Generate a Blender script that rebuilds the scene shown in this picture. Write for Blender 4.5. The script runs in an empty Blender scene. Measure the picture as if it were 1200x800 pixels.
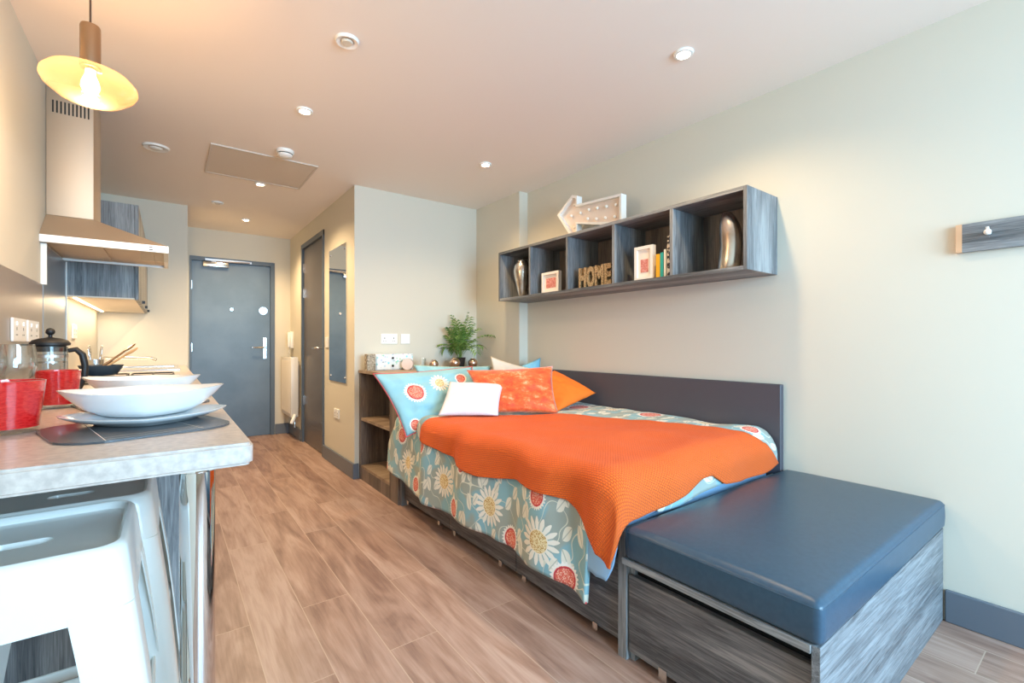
import bpy, bmesh, math, random
from mathutils import Vector, Matrix, noise
C = bpy.context.scene.collection
PI = math.pi
random.seed(7)
H = 2.40          # ceiling
XL, XR = -0.478, 2.49
YB = -2.10        # window wall behind the camera
YK = 5.30         # kitchen end wall
YH = 6.25         # entrance wall
XP = 1.225        # bathroom pod wall
YP = 3.79         # wall at the bed head

# ------------------------------------------------------------------ materials
def lin(c):
    if isinstance(c, str):
        c = [int(c[i:i+2], 16) / 255 for i in (0, 2, 4)]
        return tuple(((x/12.92) if x <= .04045 else ((x+.055)/1.055)**2.4) for x in c) + (1,)
    return tuple(c) + (1,)
class NT:
    def __init__(s, nt): s.nt = nt
    def n(s, t, **k):
        x = s.nt.nodes.new(t)
        for a, b in k.items():
            if a.startswith('i_'):
                x.inputs[a[2:].replace('_', ' ')].default_value = b
            else: setattr(x, a, b)
        return x
    def l(s, a, b): s.nt.links.new(a, b)
    def m(s, op, a, b=None, c=None, clamp=False):
        x = s.nt.nodes.new('ShaderNodeMath'); x.operation = op; x.use_clamp = clamp
        for i, v in enumerate((a, b, c)):
            if v is None: continue
            if isinstance(v, (int, float)): x.inputs[i].default_value = v
            else: s.l(v, x.inputs[i])
        return x.outputs[0]
    def mix(s, f, a, b):
        x = s.nt.nodes.new('ShaderNodeMix'); x.data_type = 'RGBA'
        for i, v in ((0, f), (6, a), (7, b)):
            if hasattr(v, 'links'): s.l(v, x.inputs[i])
            else: x.inputs[i].default_value = v
        return x.outputs[2]
    def ramp(s, f, stops):
        x = s.nt.nodes.new('ShaderNodeValToRGB'); e = x.color_ramp.elements
        while len(e) < len(stops): e.new(.5)
        for q, (p, c) in zip(e, stops): q.position = p; q.color = c
        s.l(f, x.inputs[0]); return x.outputs[0]
def mat(name, col, rough=.5, metal=0, **k):
    m = bpy.data.materials.new(name); m.use_nodes = True
    b = m.node_tree.nodes['Principled BSDF']
    b.inputs['Base Color'].default_value = lin(col)
    b.inputs['Roughness'].default_value = rough; b.inputs['Metallic'].default_value = metal
    for a, v in k.items(): b.inputs[a.replace('_', ' ')].default_value = v
    return m
def P(m): return m.node_tree.nodes['Principled BSDF']
def noisy(m, c1, c2, scale=8, detail=4, stretch=(1,1,1), lo=.35, hi=.65, bump=0, bscale=None):
    t = NT(m.node_tree); g = t.n('ShaderNodeNewGeometry'); mp = t.n('ShaderNodeMapping'); mp.inputs['Scale'].default_value = stretch
    t.l(g.outputs['Position'], mp.inputs[0])
    nz = t.n('ShaderNodeTexNoise', i_Scale=scale, i_Detail=detail); t.l(mp.outputs[0], nz.inputs['Vector'])
    r = t.ramp(nz.outputs[0], [(lo, lin(c1)), (hi, lin(c2))]); t.l(r, P(m).inputs['Base Color'])
    if bump:
        n2 = nz
        if bscale:
            n2 = t.n('ShaderNodeTexNoise', i_Scale=bscale, i_Detail=3); t.l(mp.outputs[0], n2.inputs['Vector'])
        b = t.n('ShaderNodeBump', i_Strength=bump, i_Distance=.002); t.l(n2.outputs[0], b.inputs['Height']); t.l(b.outputs[0], P(m).inputs['Normal'])
    return m
def wood(name, axis, c1, c2, c3, rough=.5, s=1.0, fine=.45):
    """driftwood style laminate with grain along axis"""
    m = mat(name, c1, rough); t = NT(m.node_tree)
    g = t.n('ShaderNodeNewGeometry')
    a = [16*s, 16*s, 16*s]; a['xyz'.index(axis)] = 1.3*s
    mp = t.n('ShaderNodeMapping'); mp.inputs['Scale'].default_value = a; t.l(g.outputs['Position'], mp.inputs[0])
    n1 = t.n('ShaderNodeTexNoise', i_Scale=.6, i_Detail=3, i_Distortion=.6); t.l(mp.outputs[0], n1.inputs['Vector'])
    a2 = [110*s, 110*s, 110*s]; a2['xyz'.index(axis)] = 5*s
    mp2 = t.n('ShaderNodeMapping'); mp2.inputs['Scale'].default_value = a2; t.l(g.outputs['Position'], mp2.inputs[0])
    n2 = t.n('ShaderNodeTexNoise', i_Scale=1, i_Detail=5, i_Roughness=.65, i_Distortion=1.2); t.l(mp2.outputs[0], n2.inputs['Vector'])
    v = t.m('ADD', t.m('MULTIPLY', n1.outputs[0], 1-fine), t.m('MULTIPLY', n2.outputs[0], fine))
    r = t.ramp(v, [(.38, lin(c1)), (.5, lin(c2)), (.62, lin(c3))]); t.l(r, P(m).inputs['Base Color'])
    b = t.n('ShaderNodeBump', i_Strength=.25, i_Distance=.001); t.l(n2.outputs[0], b.inputs['Height']); t.l(b.outputs[0], P(m).inputs['Normal'])
    return m
M = {}
M['wall'] = mat('wall_paint', 'D6D0C0', .75)
M['ceil'] = mat('ceiling_paint', 'F4EAE0', .8)
M['skirt'] = mat('grey_gloss_paint', '646C76', .35)
M['trim_white'] = mat('white_bead', 'DDE4DE', .6)
M['door'] = noisy(mat('door_laminate', '5E7082', .38), '596C7E', '66798B', 3)
M['frame'] = mat('door_frame_paint', '56626E', .4)
DW = ('4A4D50', '797B7D', 'A0A2A2')
M['drift_z'] = wood('driftwood_vertical', 'z', *DW)
M['drift_y'] = wood('driftwood_lengthwise', 'y', *DW)
M['drift_x'] = wood('driftwood_crosswise', 'x', '45494D', '6C7074', '8E9397', fine=.6)
M['drift_dark'] = wood('driftwood_bed_front', 'y', '3E3E3F', '666465', '8E8A87', fine=.55)
M['drift_tan'] = wood('driftwood_shelf', 'x', '705E50', '94806C', 'B09C86')
M['drift_side'] = wood('driftwood_cubby', 'z', '4A4340', '6E6259', '8A7C70')
M['black'] = mat('black_gap', '0B0B0C', .9)
M['steel'] = mat('brushed_steel', 'CDBCA8', .62, 1)
M['steel2'] = mat('satin_steel', 'D8D8D8', .2, 1)
M['chrome'] = mat('chrome', 'E6E8EA', .06, 1)
M['white_pl'] = mat('white_plastic', 'F2F1EC', .35)
M['white_en'] = mat('white_enamel', 'F0F0EA', .3)
M['stool'] = mat('white_powder_coated_steel', 'DDE0DC', .32, 0, Coat_Weight=.3)
M['porcelain'] = mat('white_porcelain', 'E6E9EA', .15, 0, Coat_Weight=.5)
M['leather'] = noisy(mat('slate_blue_leatherette', '2E4A5E', .32), '2C485C', '324E62', 60, bump=.15, bscale=600)
M['headboard'] = mat('charcoal_laminate', '4E4C53', .5)
M['worktop'] = noisy(mat('stone_laminate_worktop', 'B5A39A', .28), 'B0A49C', 'C8BCB2', 60, 8, lo=.36, hi=.64)
M['splash'] = mat('taupe_splashback', '9A8B7C', .3)
M['rubber'] = mat('black_rubber', '17181A', .5)
M['pan'] = mat('graphite_pan', '4C545A', .4)
M['blackglass'] = mat('black_glass_hob', '0D0E10', .06)
M['spoonwood'] = mat('beech_wood', 'D9A873', .55)
M['brass'] = mat('aged_brass', 'B09478', .3, 1)
M['copper'] = mat('copper_mirror', 'DFC0AC', .28, 1)
M['slate'] = noisy(mat('grey_leather_mat', '4C4F54', .22), '43474C', '5A5A5C', 14)
M['mat_line'] = mat('white_stitching', 'D8D4CC', .6)
M['silver'] = noisy(mat('hammered_silver', 'C8BEB2', .26, 1), 'B8AA9C', 'E2DCD4', 9)
M['gold'] = None
M['mirror'] = mat('mirror_glass', 'E8ECEC', .01, 1)
M['bulb_warm'] = None
def emis(name, col, s):
    m = bpy.data.materials.new(name); m.use_nodes = True; nt = m.node_tree; nt.nodes.clear()
    e = nt.nodes.new('ShaderNodeEmission'); e.inputs[0].default_value = col+(1,); e.inputs[1].default_value = s
    o = nt.nodes.new('ShaderNodeOutputMaterial'); nt.links.new(e.outputs[0], o.inputs[0]); return m
M['lamp'] = emis('downlight_lens', (1, .80, .55), 45)
M['bulb'] = emis('filament_bulb', (1, .72, .40), 26)
M['led'] = emis('cabinet_led', (1, .74, .45), 9)
def thinglass(name, tint=(1,1,1), gloss=.06, rough=.02, solid=0, solidcol=None):
    m = bpy.data.materials.new(name); m.use_nodes = True; nt = m.node_tree; nt.nodes.clear(); t = NT(nt)
    tr = t.n('ShaderNodeBsdfTransparent'); tr.inputs[0].default_value = tint+(1,)
    gl = t.n('ShaderNodeBsdfGlossy'); gl.inputs['Roughness'].default_value = rough
    lw = t.n('ShaderNodeLayerWeight'); lw.inputs[0].default_value = .35
    f = t.m('ADD', t.m('MULTIPLY', lw.outputs['Facing'], .45), gloss, clamp=True)
    mx = t.n('ShaderNodeMixShader'); t.l(f, mx.inputs[0]); t.l(tr.outputs[0], mx.inputs[1]); t.l(gl.outputs[0], mx.inputs[2])
    out = mx.outputs[0]
    if solid:
        d = t.n('ShaderNodeBsdfPrincipled'); d.inputs['Base Color'].default_value = lin(solidcol); d.inputs['Roughness'].default_value = .3
        tl = t.n('ShaderNodeBsdfTranslucent'); tl.inputs[0].default_value = lin(solidcol)
        a = t.n('ShaderNodeAddShader'); m0 = t.n('ShaderNodeMixShader'); m0.inputs[0].default_value = .5
        t.l(d.outputs[0], m0.inputs[1]); t.l(tl.outputs[0], m0.inputs[2])
        m2 = t.n('ShaderNodeMixShader'); m2.inputs[0].default_value = solid
        t.l(out, m2.inputs[1]); t.l(m0.outputs[0], m2.inputs[2]); out = m2.outputs[0]; nt.nodes.remove(a)
    o = t.n('ShaderNodeOutputMaterial'); t.l(out, o.inputs[0]); return m
M['glass'] = thinglass('clear_glass', (.96,.98,.98))
M['pane'] = thinglass('window_glass', (.98,.99,.99), .03)
M['amber'] = thinglass('amber_glass', (1,.90,.74), .05, .05, .22, 'EFC49A')
# crackled red glass
m = mat('red_crackle_glass', 'D4141A', .12, 0, Coat_Weight=.6, Transmission_Weight=.25)
t = NT(m.node_tree); g = t.n('ShaderNodeNewGeometry'); vz = t.n('ShaderNodeTexVoronoi', i_Scale=210); vz.feature = 'F2'; mpv = t.n('ShaderNodeMapping'); mpv.inputs['Scale'].default_value = (.6,.6,1.7); t.l(g.outputs['Position'], mpv.inputs[0]); t.l(mpv.outputs[0], vz.inputs['Vector'])
t.l(t.ramp(vz.outputs['Distance'], [(.1, lin('B80A12')), (.5, lin('D80C14')), (.95, lin('F03430'))]), P(m).inputs['Base Color'])
b = t.n('ShaderNodeBump', i_Strength=.25, i_Distance=.001); t.l(vz.outputs['Distance'], b.inputs['Height']); t.l(b.outputs[0], P(m).inputs['Normal'])
M['red'] = m
# gold glitter
m = mat('gold_glitter', 'B89A70', .45, .2); t = NT(m.node_tree); g = t.n('ShaderNodeNewGeometry'); vz = t.n('ShaderNodeTexVoronoi', i_Scale=170); t.l(g.outputs['Position'], vz.inputs['Vector'])
t.l(t.ramp(vz.outputs['Distance'], [(.1, lin('EAD8B4')), (.45, lin('B89A70')), (.8, lin('7A6040'))]), P(m).inputs['Base Color']); M['gold'] = m
# floor planks
m = mat('oak_laminate_floor', 'A98468', .38); t = NT(m.node_tree); g = t.n('ShaderNodeNewGeometry')
mp = t.n('ShaderNodeMapping'); mp.inputs['Rotation'].default_value = (0, 0, PI/2); mp.inputs['Location'].default_value = (.31, -.07, 0); t.l(g.outputs['Position'], mp.inputs[0])
bk = t.n('ShaderNodeTexBrick', i_Scale=1.0, i_Mortar_Size=.0018, i_Mortar_Smooth=.1, i_Brick_Width=1.28, i_Row_Height=.19, i_Bias=0.0)
bk.offset = .37; bk.offset_frequency = 2; t.l(mp.outputs[0], bk.inputs['Vector'])
bk.inputs['Color1'].default_value = (0,0,0,1); bk.inputs['Color2'].default_value = (1,1,1,1); bk.inputs['Mortar'].default_value = (.5,.5,.5,1)
sp = t.n('ShaderNodeSeparateXYZ'); t.l(g.outputs['Position'], sp.inputs[0])
off = t.n('ShaderNodeVectorMath'); off.operation = 'MULTIPLY_ADD'; t.l(bk.outputs['Color'], off.inputs[0]); off.inputs[1].default_value = (3,5,7); t.l(g.outputs['Position'], off.inputs[2])
mp1 = t.n('ShaderNodeMapping'); mp1.inputs['Scale'].default_value = (9, 1.6, 1); t.l(off.outputs[0], mp1.inputs[0])
n1 = t.n('ShaderNodeTexNoise', i_Scale=1.0, i_Detail=4, i_Distortion=1.5); t.l(mp1.outputs[0], n1.inputs['Vector'])
mp2 = t.n('ShaderNodeMapping'); mp2.inputs['Scale'].default_value = (95, 5, 1); t.l(off.outputs[0], mp2.inputs[0])
n2 = t.n('ShaderNodeTexNoise', i_Scale=1.0, i_Detail=5, i_Roughness=.6, i_Distortion=.6); t.l(mp2.outputs[0], n2.inputs['Vector'])
v = t.m('ADD', t.m('ADD', t.m('MULTIPLY', n1.outputs[0], .62), t.m('MULTIPLY', n2.outputs[0], .28)), t.m('MULTIPLY', bk.outputs['Color'], .12))
cw = t.ramp(v, [(.36, lin('84665A')), (.5, lin('A48575')), (.66, lin('BCA092'))])
t.l(t.mix(t.m('MULTIPLY', bk.outputs['Fac'], .8), cw, lin('C4AC98')), P(m).inputs['Base Color'])
b = t.n('ShaderNodeBump', i_Strength=.15, i_Distance=.001); t.l(n2.outputs[0], b.inputs['Height']); t.l(b.outputs[0], P(m).inputs['Normal'])
M['floor'] = m
# knitted throw
m = mat('orange_knit', 'EC5A1A', .85, 0, Sheen_Weight=.05); t = NT(m.node_tree); u = t.n('ShaderNodeUVMap')
mp = t.n('ShaderNodeMapping'); mp.inputs['Scale'].default_value = (95, 95, 1); mp.inputs['Rotation'].default_value = (0,0,.1); t.l(u.outputs[0], mp.inputs[0])
bk = t.n('ShaderNodeTexBrick', i_Scale=1.0, i_Mortar_Size=.16, i_Mortar_Smooth=1.0, i_Brick_Width=1.15, i_Row_Height=.8); t.l(mp.outputs[0], bk.inputs['Vector'])
b = t.n('ShaderNodeBump', i_Strength=.9, i_Distance=.004); b.invert = True; t.l(bk.outputs['Fac'], b.inputs['Height']); t.l(b.outputs[0], P(m).inputs['Normal'])
t.l(t.mix(bk.outputs['Fac'], lin('F46A14'), lin('D64E0A')), P(m).inputs['Base Color']); M['throw'] = m

# flower group : vector, centre, radius, type -> colour, alpha
def flower_group():
    g = bpy.data.node_groups.new('flower', 'ShaderNodeTree'); I = g.interface
    for nme, ty in (('UV','NodeSocketVector'),('Centre','NodeSocketVector'),('R','NodeSocketFloat'),('Type','NodeSocketFloat'),('Under','NodeSocketColor')):
        I.new_socket(nme, in_out='INPUT', socket_type=ty)
    I.new_socket('Color', in_out='OUTPUT', socket_type='NodeSocketColor')
    t = NT(g); i = t.n('NodeGroupInput'); o = t.n('NodeGroupOutput')
    d = t.n('ShaderNodeVectorMath'); d.operation = 'SUBTRACT'; t.l(i.outputs['UV'], d.inputs[0]); t.l(i.outputs['Centre'], d.inputs[1])
    s = t.n('ShaderNodeSeparateXYZ'); t.l(d.outputs[0], s.inputs[0])
    ln = t.m('SQRT', t.m('ADD', t.m('MULTIPLY', s.outputs[0], s.outputs[0]), t.m('MULTIPLY', s.outputs[1], s.outputs[1])))
    rr = t.m('DIVIDE', ln, i.outputs['R']); an = t.m('ARCTAN2', s.outputs[1], s.outputs[0])
    c16 = t.m('COSINE', t.m('MULTIPLY', an, 17)); c11 = t.m('COSINE', t.m('MULTIPLY', an, 24))
    # cream daisy
    petal = t.m('LESS_THAN', rr, t.m('ADD', .86, t.m('MULTIPLY', c16, .14)))
    gap = t.m('MULTIPLY', t.m('LESS_THAN', c16, -.75), t.m('GREATER_THAN', rr, .5))
    vz = t.n('ShaderNodeTexVoronoi', i_Scale=170); t.l(i.outputs['UV'], vz.inputs['Vector'])
    dots = t.m('LESS_THAN', vz.outputs['Distance'], .42)
    cen = t.mix(dots, lin('EBD9A8'), lin('B7852E'))
    cA = t.mix(t.m('LESS_THAN', rr, .46), t.mix(gap, lin('EFE9DA'), lin('9DB3AE')), cen)
    # red disc
    pB = t.m('LESS_THAN', rr, t.m('ADD', .93, t.m('MULTIPLY', c11, .07)))
    cB0 = t.mix(dots, lin('DC6450'), lin('F2BCA4'))
    ring = t.m('MULTIPLY', t.m('GREATER_THAN', rr, .62), t.m('LESS_THAN', rr, .70))
    cB = t.mix(t.m('GREATER_THAN', rr, .74), t.mix(ring, cB0, lin('C23040')), lin('F1ECE2'))
    col = t.mix(i.outputs['Type'], cA, cB)
    al = t.m('ADD', t.m('MULTIPLY', petal, t.m('SUBTRACT', 1, i.outputs['Type'])), t.m('MULTIPLY', pB, i.outputs['Type']))
    t.l(t.mix(al, i.outputs['Under'], col), o.inputs[0]); return g
FG = flower_group()
def floral(name, base1, base2, flowers, leaves=True, rand=True):
    m = mat(name, base1, .8, 0, Sheen_Weight=.1); t = NT(m.node_tree); u = t.n('ShaderNodeUVMap'); uv = u.outputs[0]
    nz = t.n('ShaderNodeTexNoise', i_Scale=7, i_Detail=1); t.l(uv, nz.inputs['Vector'])
    col = t.ramp(nz.outputs[0], [(.46, lin(base1)), (.54, lin(base2))])
    if leaves:
        # stems
        n3 = t.n('ShaderNodeTexNoise', i_Scale=9, i_Detail=0); t.l(uv, n3.inputs['Vector'])
        st = t.m('LESS_THAN', t.m('ABSOLUTE', t.m('SUBTRACT', n3.outputs[0], .5)), .008)
        col = t.mix(st, col, lin('D9DCCB'))
        for k, (rot, sc) in enumerate(((.7, 11.), (-.9, 13.))):
            mp = t.n('ShaderNodeMapping'); mp.inputs['Rotation'].default_value = (0,0,rot); mp.inputs['Location'].default_value = (k*.37,.2*k,0); mp.inputs['Scale'].default_value = (sc, sc*.55, 1); t.l(uv, mp.inputs[0])
            v = t.n('ShaderNodeTexVoronoi', i_Scale=1.0, i_Randomness=.7); v.voronoi_dimensions = '2D'; t.l(mp.outputs[0], v.inputs['Vector'])
            sc_ = t.n('ShaderNodeSeparateColor'); t.l(v.outputs['Color'], sc_.inputs[0])
            df = t.n('ShaderNodeVectorMath'); df.operation = 'SUBTRACT'; t.l(mp.outputs[0], df.inputs[0]); t.l(v.outputs['Position'], df.inputs[1])
            s = t.n('ShaderNodeSeparateXYZ'); t.l(df.outputs[0], s.inputs[0])
            dd = t.m('ADD', t.m('ABSOLUTE', t.m('MULTIPLY', s.outputs[0], 1.25)), t.m('MULTIPLY', t.m('MULTIPLY', s.outputs[1], s.outputs[1]), 2.6))
            lf = t.m('MULTIPLY', t.m('LESS_THAN', dd, .24), t.m('GREATER_THAN', sc_.outputs[0], .25))
            vein = t.m('LESS_THAN', t.m('ABSOLUTE', s.outputs[0]), .02)
            col = t.mix(lf, col, t.mix(vein, lin('E4E2D2'), lin('B9BDB0')))
    for (cx, cy, R, ty) in flowers:
        gn = t.n('ShaderNodeGroup'); gn.node_tree = FG
        t.l(uv, gn.inputs['UV']); t.l(col, gn.inputs['Under'])
        gn.inputs['Centre'].default_value = (cx, cy, 0); gn.inputs['R'].default_value = R; gn.inputs['Type'].default_value = ty
        col = gn.outputs[0]
    t.l(col, P(m).inputs['Base Color']); return m
DF = [(2.751,.993,.085,0),(2.266,.989,.09,0),(1.803,.982,.095,0),(1.425,.955,.098,0),(2.60,.895,.055,1),(2.131,.885,.06,1),(1.646,.88,.06,1),(1.30,.845,.065,1),
      (2.84,1.15,.06,1),(1.45,1.125,.055,1),(3.06,.90,.05,1),(2.52,1.14,.05,1),(2.05,1.13,.05,1),(2.30,2.30,.09,1),(1.75,2.36,.085,1),(2.05,2.36,.06,0),(1.40,2.38,.08,0),(1.15,2.36,.05,1),
      (2.62,2.0,.085,0),(2.62,1.55,.085,1),(2.75,1.3,.07,0),(2.35,2.05,.06,1)]
M['duvet'] = floral('floral_duvet_cotton', '88B4BE', '9CA79F', DF)
M['pcase'] = floral('floral_pillowcase_cotton', '8CBFCB', '90C4D0', [(.20,.29,.09,1),(.42,.34,.085,0),(.62,.36,.06,1),(.10,.05,.05,1)], leaves=False)
M['pcase2'] = floral('pale_teal_pillowcase', '92BFC0', '9CC6C6', [(.60,.30,.07,1)], leaves=False)
M['sheet'] = mat('pale_blue_cotton', '8FB6D8', .8)
M['bluecot'] = mat('sky_blue_cotton', '7DBBD2', .8)
M['cream'] = mat('cream_cotton', 'D9D0C0', .85)
M['whitefur'] = noisy(mat('white_plush', 'F0F0F2', .9, 0, Sheen_Weight=.4), 'D4D5D9', 'E2E2E4', 200, bump=.6, bscale=300)
M['orange'] = mat('orange_cotton', 'F4781E', .8)
m = mat('orange_velvet', 'E4501A', .6, 0, Sheen_Weight=.5); t = NT(m.node_tree); u = t.n('ShaderNodeUVMap')
n1 = t.n('ShaderNodeTexNoise', i_Scale=11, i_Detail=6, i_Roughness=.75); t.l(u.outputs[0], n1.inputs['Vector'])
t.l(t.ramp(n1.outputs[0], [(.40, lin('D8400C')), (.54, lin('EE6422')), (.63, lin('F5A070')), (.70, lin('FBD8C2'))]), P(m).inputs['Base Color']); M['velvet'] = m
m = mat('red_print_paper', 'F2E6DA', .6); t = NT(m.node_tree); g = t.n('ShaderNodeNewGeometry')
n1 = t.n('ShaderNodeTexNoise', i_Scale=45, i_Detail=1, i_Distortion=1.5); t.l(g.outputs['Position'], n1.inputs['Vector'])
t.l(t.ramp(n1.outputs[0], [(.30, lin('CC6A60')), (.70, lin('E6AAA0'))]), P(m).inputs['Base Color']); M['print'] = m
M['paper'] = mat('cream_paper', 'F3E8DC', .6)
M['fr_white'] = mat('white_painted_wood', 'F3EEE6', .45)
m = mat('speckled_book_spine', '2B2422', .5); t = NT(m.node_tree); g = t.n('ShaderNodeNewGeometry'); n1 = t.n('ShaderNodeTexNoise', i_Scale=60, i_Detail=2); t.l(g.outputs['Position'], n1.inputs['Vector'])
t.l(t.ramp(n1.outputs[0], [(.5, lin('2B2422')), (.58, lin('D8CDBE'))]), P(m).inputs['Base Color']); M['bk_dark'] = m
M['bk_yel'] = mat('yellow_book', 'F0B024', .5); M['bk_teal'] = mat('teal_book', '28A8A0', .5); M['bk_white'] = mat('white_book', 'EFEDE4', .5); M['bk_green'] = mat('green_book', '7FA040', .5)
M['carved'] = noisy(mat('carved_stone', 'B0A48E', .7), '6E6250', 'C8BDA8', 70, bump=.6)
m = mat('patterned_drawer_paper', 'E8F0F0', .5); t = NT(m.node_tree); g = t.n('ShaderNodeNewGeometry'); vz = t.n('ShaderNodeTexVoronoi', i_Scale=38); t.l(g.outputs['Position'], vz.inputs['Vector'])
t.l(t.mix(t.m('LESS_THAN', vz.outputs['Distance'], .28), lin('EDF2F0'), vz.outputs['Color']), P(m).inputs['Base Color'])
vz2 = t.mix(.6, vz.outputs['Color'], lin('A8D4DC')); t.l(t.mix(t.m('LESS_THAN', vz.outputs['Distance'], .33), lin('EEF2F0'), vz2), P(m).inputs['Base Color']); M['pattern'] = m
M['pink'] = mat('pale_pink_ceramic', 'F1DCD0', .35)
M['candle'] = mat('ivory_wax', 'F1ECDC', .5)
M['leafg'] = noisy(mat('palm_green', '4E7A36', .5), '3F6A2C', '7FA050', 25)
M['stem'] = mat('palm_stem_green', '7C9A4A', .5)
M['pot'] = mat('dark_pot', '3A322E', .4)
M['soil'] = mat('soil', '2A211B', .9)
M['radiator'] = mat('radiator_enamel', 'E8E2D6', .35)
M['cut'] = mat('cut_edge_banding', 'D9AE88', .6)
M['marquee'] = mat('marquee_panel', 'EBD9CB', .5)
M['bulbglass'] = mat('frosted_small_bulb', 'FBF2E4', .15)
M['piping'] = mat('coral_piping', 'D8565A', .7)

# ------------------------------------------------------------------ builders
ORG = {}
def tag(o, label=None, cat=None, group=None, kind=None):
    if label: o['label'] = label
    if cat: o['category'] = cat
    if group: o['group'] = group
    if kind: o['kind'] = kind
    return o
def empty(name, loc, label, cat, group=None):
    o = bpy.data.objects.new(name, None); C.objects.link(o); o.location = loc; ORG[o.name] = Vector(loc)
    o.empty_display_size = .05
    return tag(o, label, cat, group)
def new(): return bmesh.new()
def link(name, bm, material, parent=None, base=None, smooth=None, mats=None):
    """verts given in world space; mesh origin goes to the thing's base"""
    if parent is not None:
        org = ORG[parent.name]; par_org = org
    else:
        if base is None:
            vs = [v.co for v in bm.verts]
            lo = [min(v[i] for v in vs) for i in range(3)]; hi = [max(v[i] for v in vs) for i in range(3)]
            base = ((lo[0]+hi[0])/2, (lo[1]+hi[1])/2, lo[2])
        org = Vector(base)
    bmesh.ops.translate(bm, vec=-org, verts=bm.verts)
    bmesh.ops.recalc_face_normals(bm, faces=bm.faces)
    me = bpy.data.meshes.new(name)
    if smooth is not None:
        for f in bm.faces: f.smooth = True
        for e in bm.edges:
            if len(e.link_faces) == 2 and e.calc_face_angle(0) > math.radians(smooth): e.smooth = False
    bm.to_mesh(me); bm.free()
    for mm in (mats or [material]): me.materials.append(mm)
    o = bpy.data.objects.new(name, me); C.objects.link(o)
    if parent is not None: o.parent = parent
    else: o.location = org
    ORG[o.name] = org
    return o
def box(bm, x0, x1, y0, y1, z0, z1, bev=0, seg=2, rot=None):
    m = Matrix.Translation(((x0+x1)/2, (y0+y1)/2, (z0+z1)/2))
    if rot: m = m @ rot
    m = m @ Matrix.Diagonal((abs(x1-x0), abs(y1-y0), abs(z1-z0), 1))
    r = bmesh.ops.create_cube(bm, size=1, matrix=m)
    if bev:
        es = list({e for v in r['verts'] for e in v.link_edges})
        bmesh.ops.bevel(bm, geom=es, offset=bev, segments=seg, affect='EDGES', profile=.5)
    return r['verts']
def lathe(bm, prof, cx, cy, n=40, cap=False, axis=None):
    """prof list of (r,z); revolve about vertical through cx,cy"""
    rings = []
    for (r, z) in prof:
        if r < 1e-6: rings.append([bm.verts.new((cx, cy, z))])
        else: rings.append([bm.verts.new((cx+r*math.cos(2*PI*k/n), cy+r*math.sin(2*PI*k/n), z)) for k in range(n)])
    for a, b in zip(rings, rings[1:]):
        if len(a) == 1 and len(b) == 1: continue
        for k in range(n):
            j = (k+1) % n
            if len(a) == 1: bm.faces.new((a[0], b[k], b[j]))
            elif len(b) == 1: bm.faces.new((a[k], a[j], b[0]))
            else: bm.faces.new((a[k], a[j], b[j], b[k]))
    if cap:
        for rr in (rings[0], rings[-1]):
            if len(rr) > 2: bm.faces.new(rr)
def tube(bm, pts, r, n=10, cap=True):
    pts = [Vector(p) for p in pts]; rings = []; up = Vector((0,0,1))
    rs = r if isinstance(r, (list, tuple)) else [r]*len(pts)
    prev = None
    for i, p in enumerate(pts):
        d = (pts[min(i+1, len(pts)-1)] - pts[max(i-1, 0)]).normalized()
        if prev is None:
            a = d.cross(up) if abs(d.dot(up)) < .95 else d.cross(Vector((1,0,0)))
        else: a = prev - d*prev.dot(d)
        a.normalize(); prev = a; b = d.cross(a)
        rings.append([bm.verts.new(p + rs[i]*(math.cos(2*PI*k/n)*a + math.sin(2*PI*k/n)*b)) for k in range(n)])
    for a, b in zip(rings, rings[1:]):
        for k in range(n): bm.faces.new((a[k], a[(k+1)%n], b[(k+1)%n], b[k]))
    if cap: bm.faces.new(rings[0]); bm.faces.new(rings[-1])
def sphere(bm, c, r, seg=20, sc=(1,1,1)):
    bmesh.ops.create_uvsphere(bm, u_segments=seg, v_segments=seg//2, radius=1, matrix=Matrix.Translation(c) @ Matrix.Diagonal((r*sc[0], r*sc[1], r*sc[2], 1)))
def prism(bm, poly, axis, a0, a1):
    """extrude 2-D polygon along axis from a0 to a1"""
    def pt(p, a):
        return {'x': (a, p[0], p[1]), 'y': (p[0], a, p[1]), 'z': (p[0], p[1], a)}[axis]
    A = [bm.verts.new(pt(p, a0)) for p in poly]; B = [bm.verts.new(pt(p, a1)) for p in poly]
    bm.faces.new(A); bm.faces.new(B); n = len(poly)
    for k in range(n): bm.faces.new((A[k], A[(k+1)%n], B[(k+1)%n], B[k]))
def boxo(name, material, parent, *a, bev=0, seg=2, **k):
    bm = new(); box(bm, *a, bev=bev, seg=seg); return link(name, bm, material, parent, smooth=35 if bev else None, **k)
def copy_tree(o, parent=None):
    c = o.copy(); C.objects.link(c)
    if parent is not None: c.parent = parent
    for ch in list(o.children): copy_tree(ch, c)
    return c
def struct(name, bm, material, parent=None, **k):
    o = link(name, bm, material, parent, **k)
    if parent is None: o['kind'] = 'structure'
    return o
def rr_poly(cx, cy, w, d, r, rot=0, n=8):
    pts = []
    for (sx, sy, a0) in ((1,1,0),(-1,1,PI/2),(-1,-1,PI),(1,-1,1.5*PI)):
        for k in range(n+1):
            a = a0 + PI/2*k/n
            pts.append((sx*(w/2-r)+r*math.cos(a), sy*(d/2-r)+r*math.sin(a)))
    c, s = math.cos(rot), math.sin(rot)
    return [(cx+x*c-y*s, cy+x*s+y*c) for x, y in pts]

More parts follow.
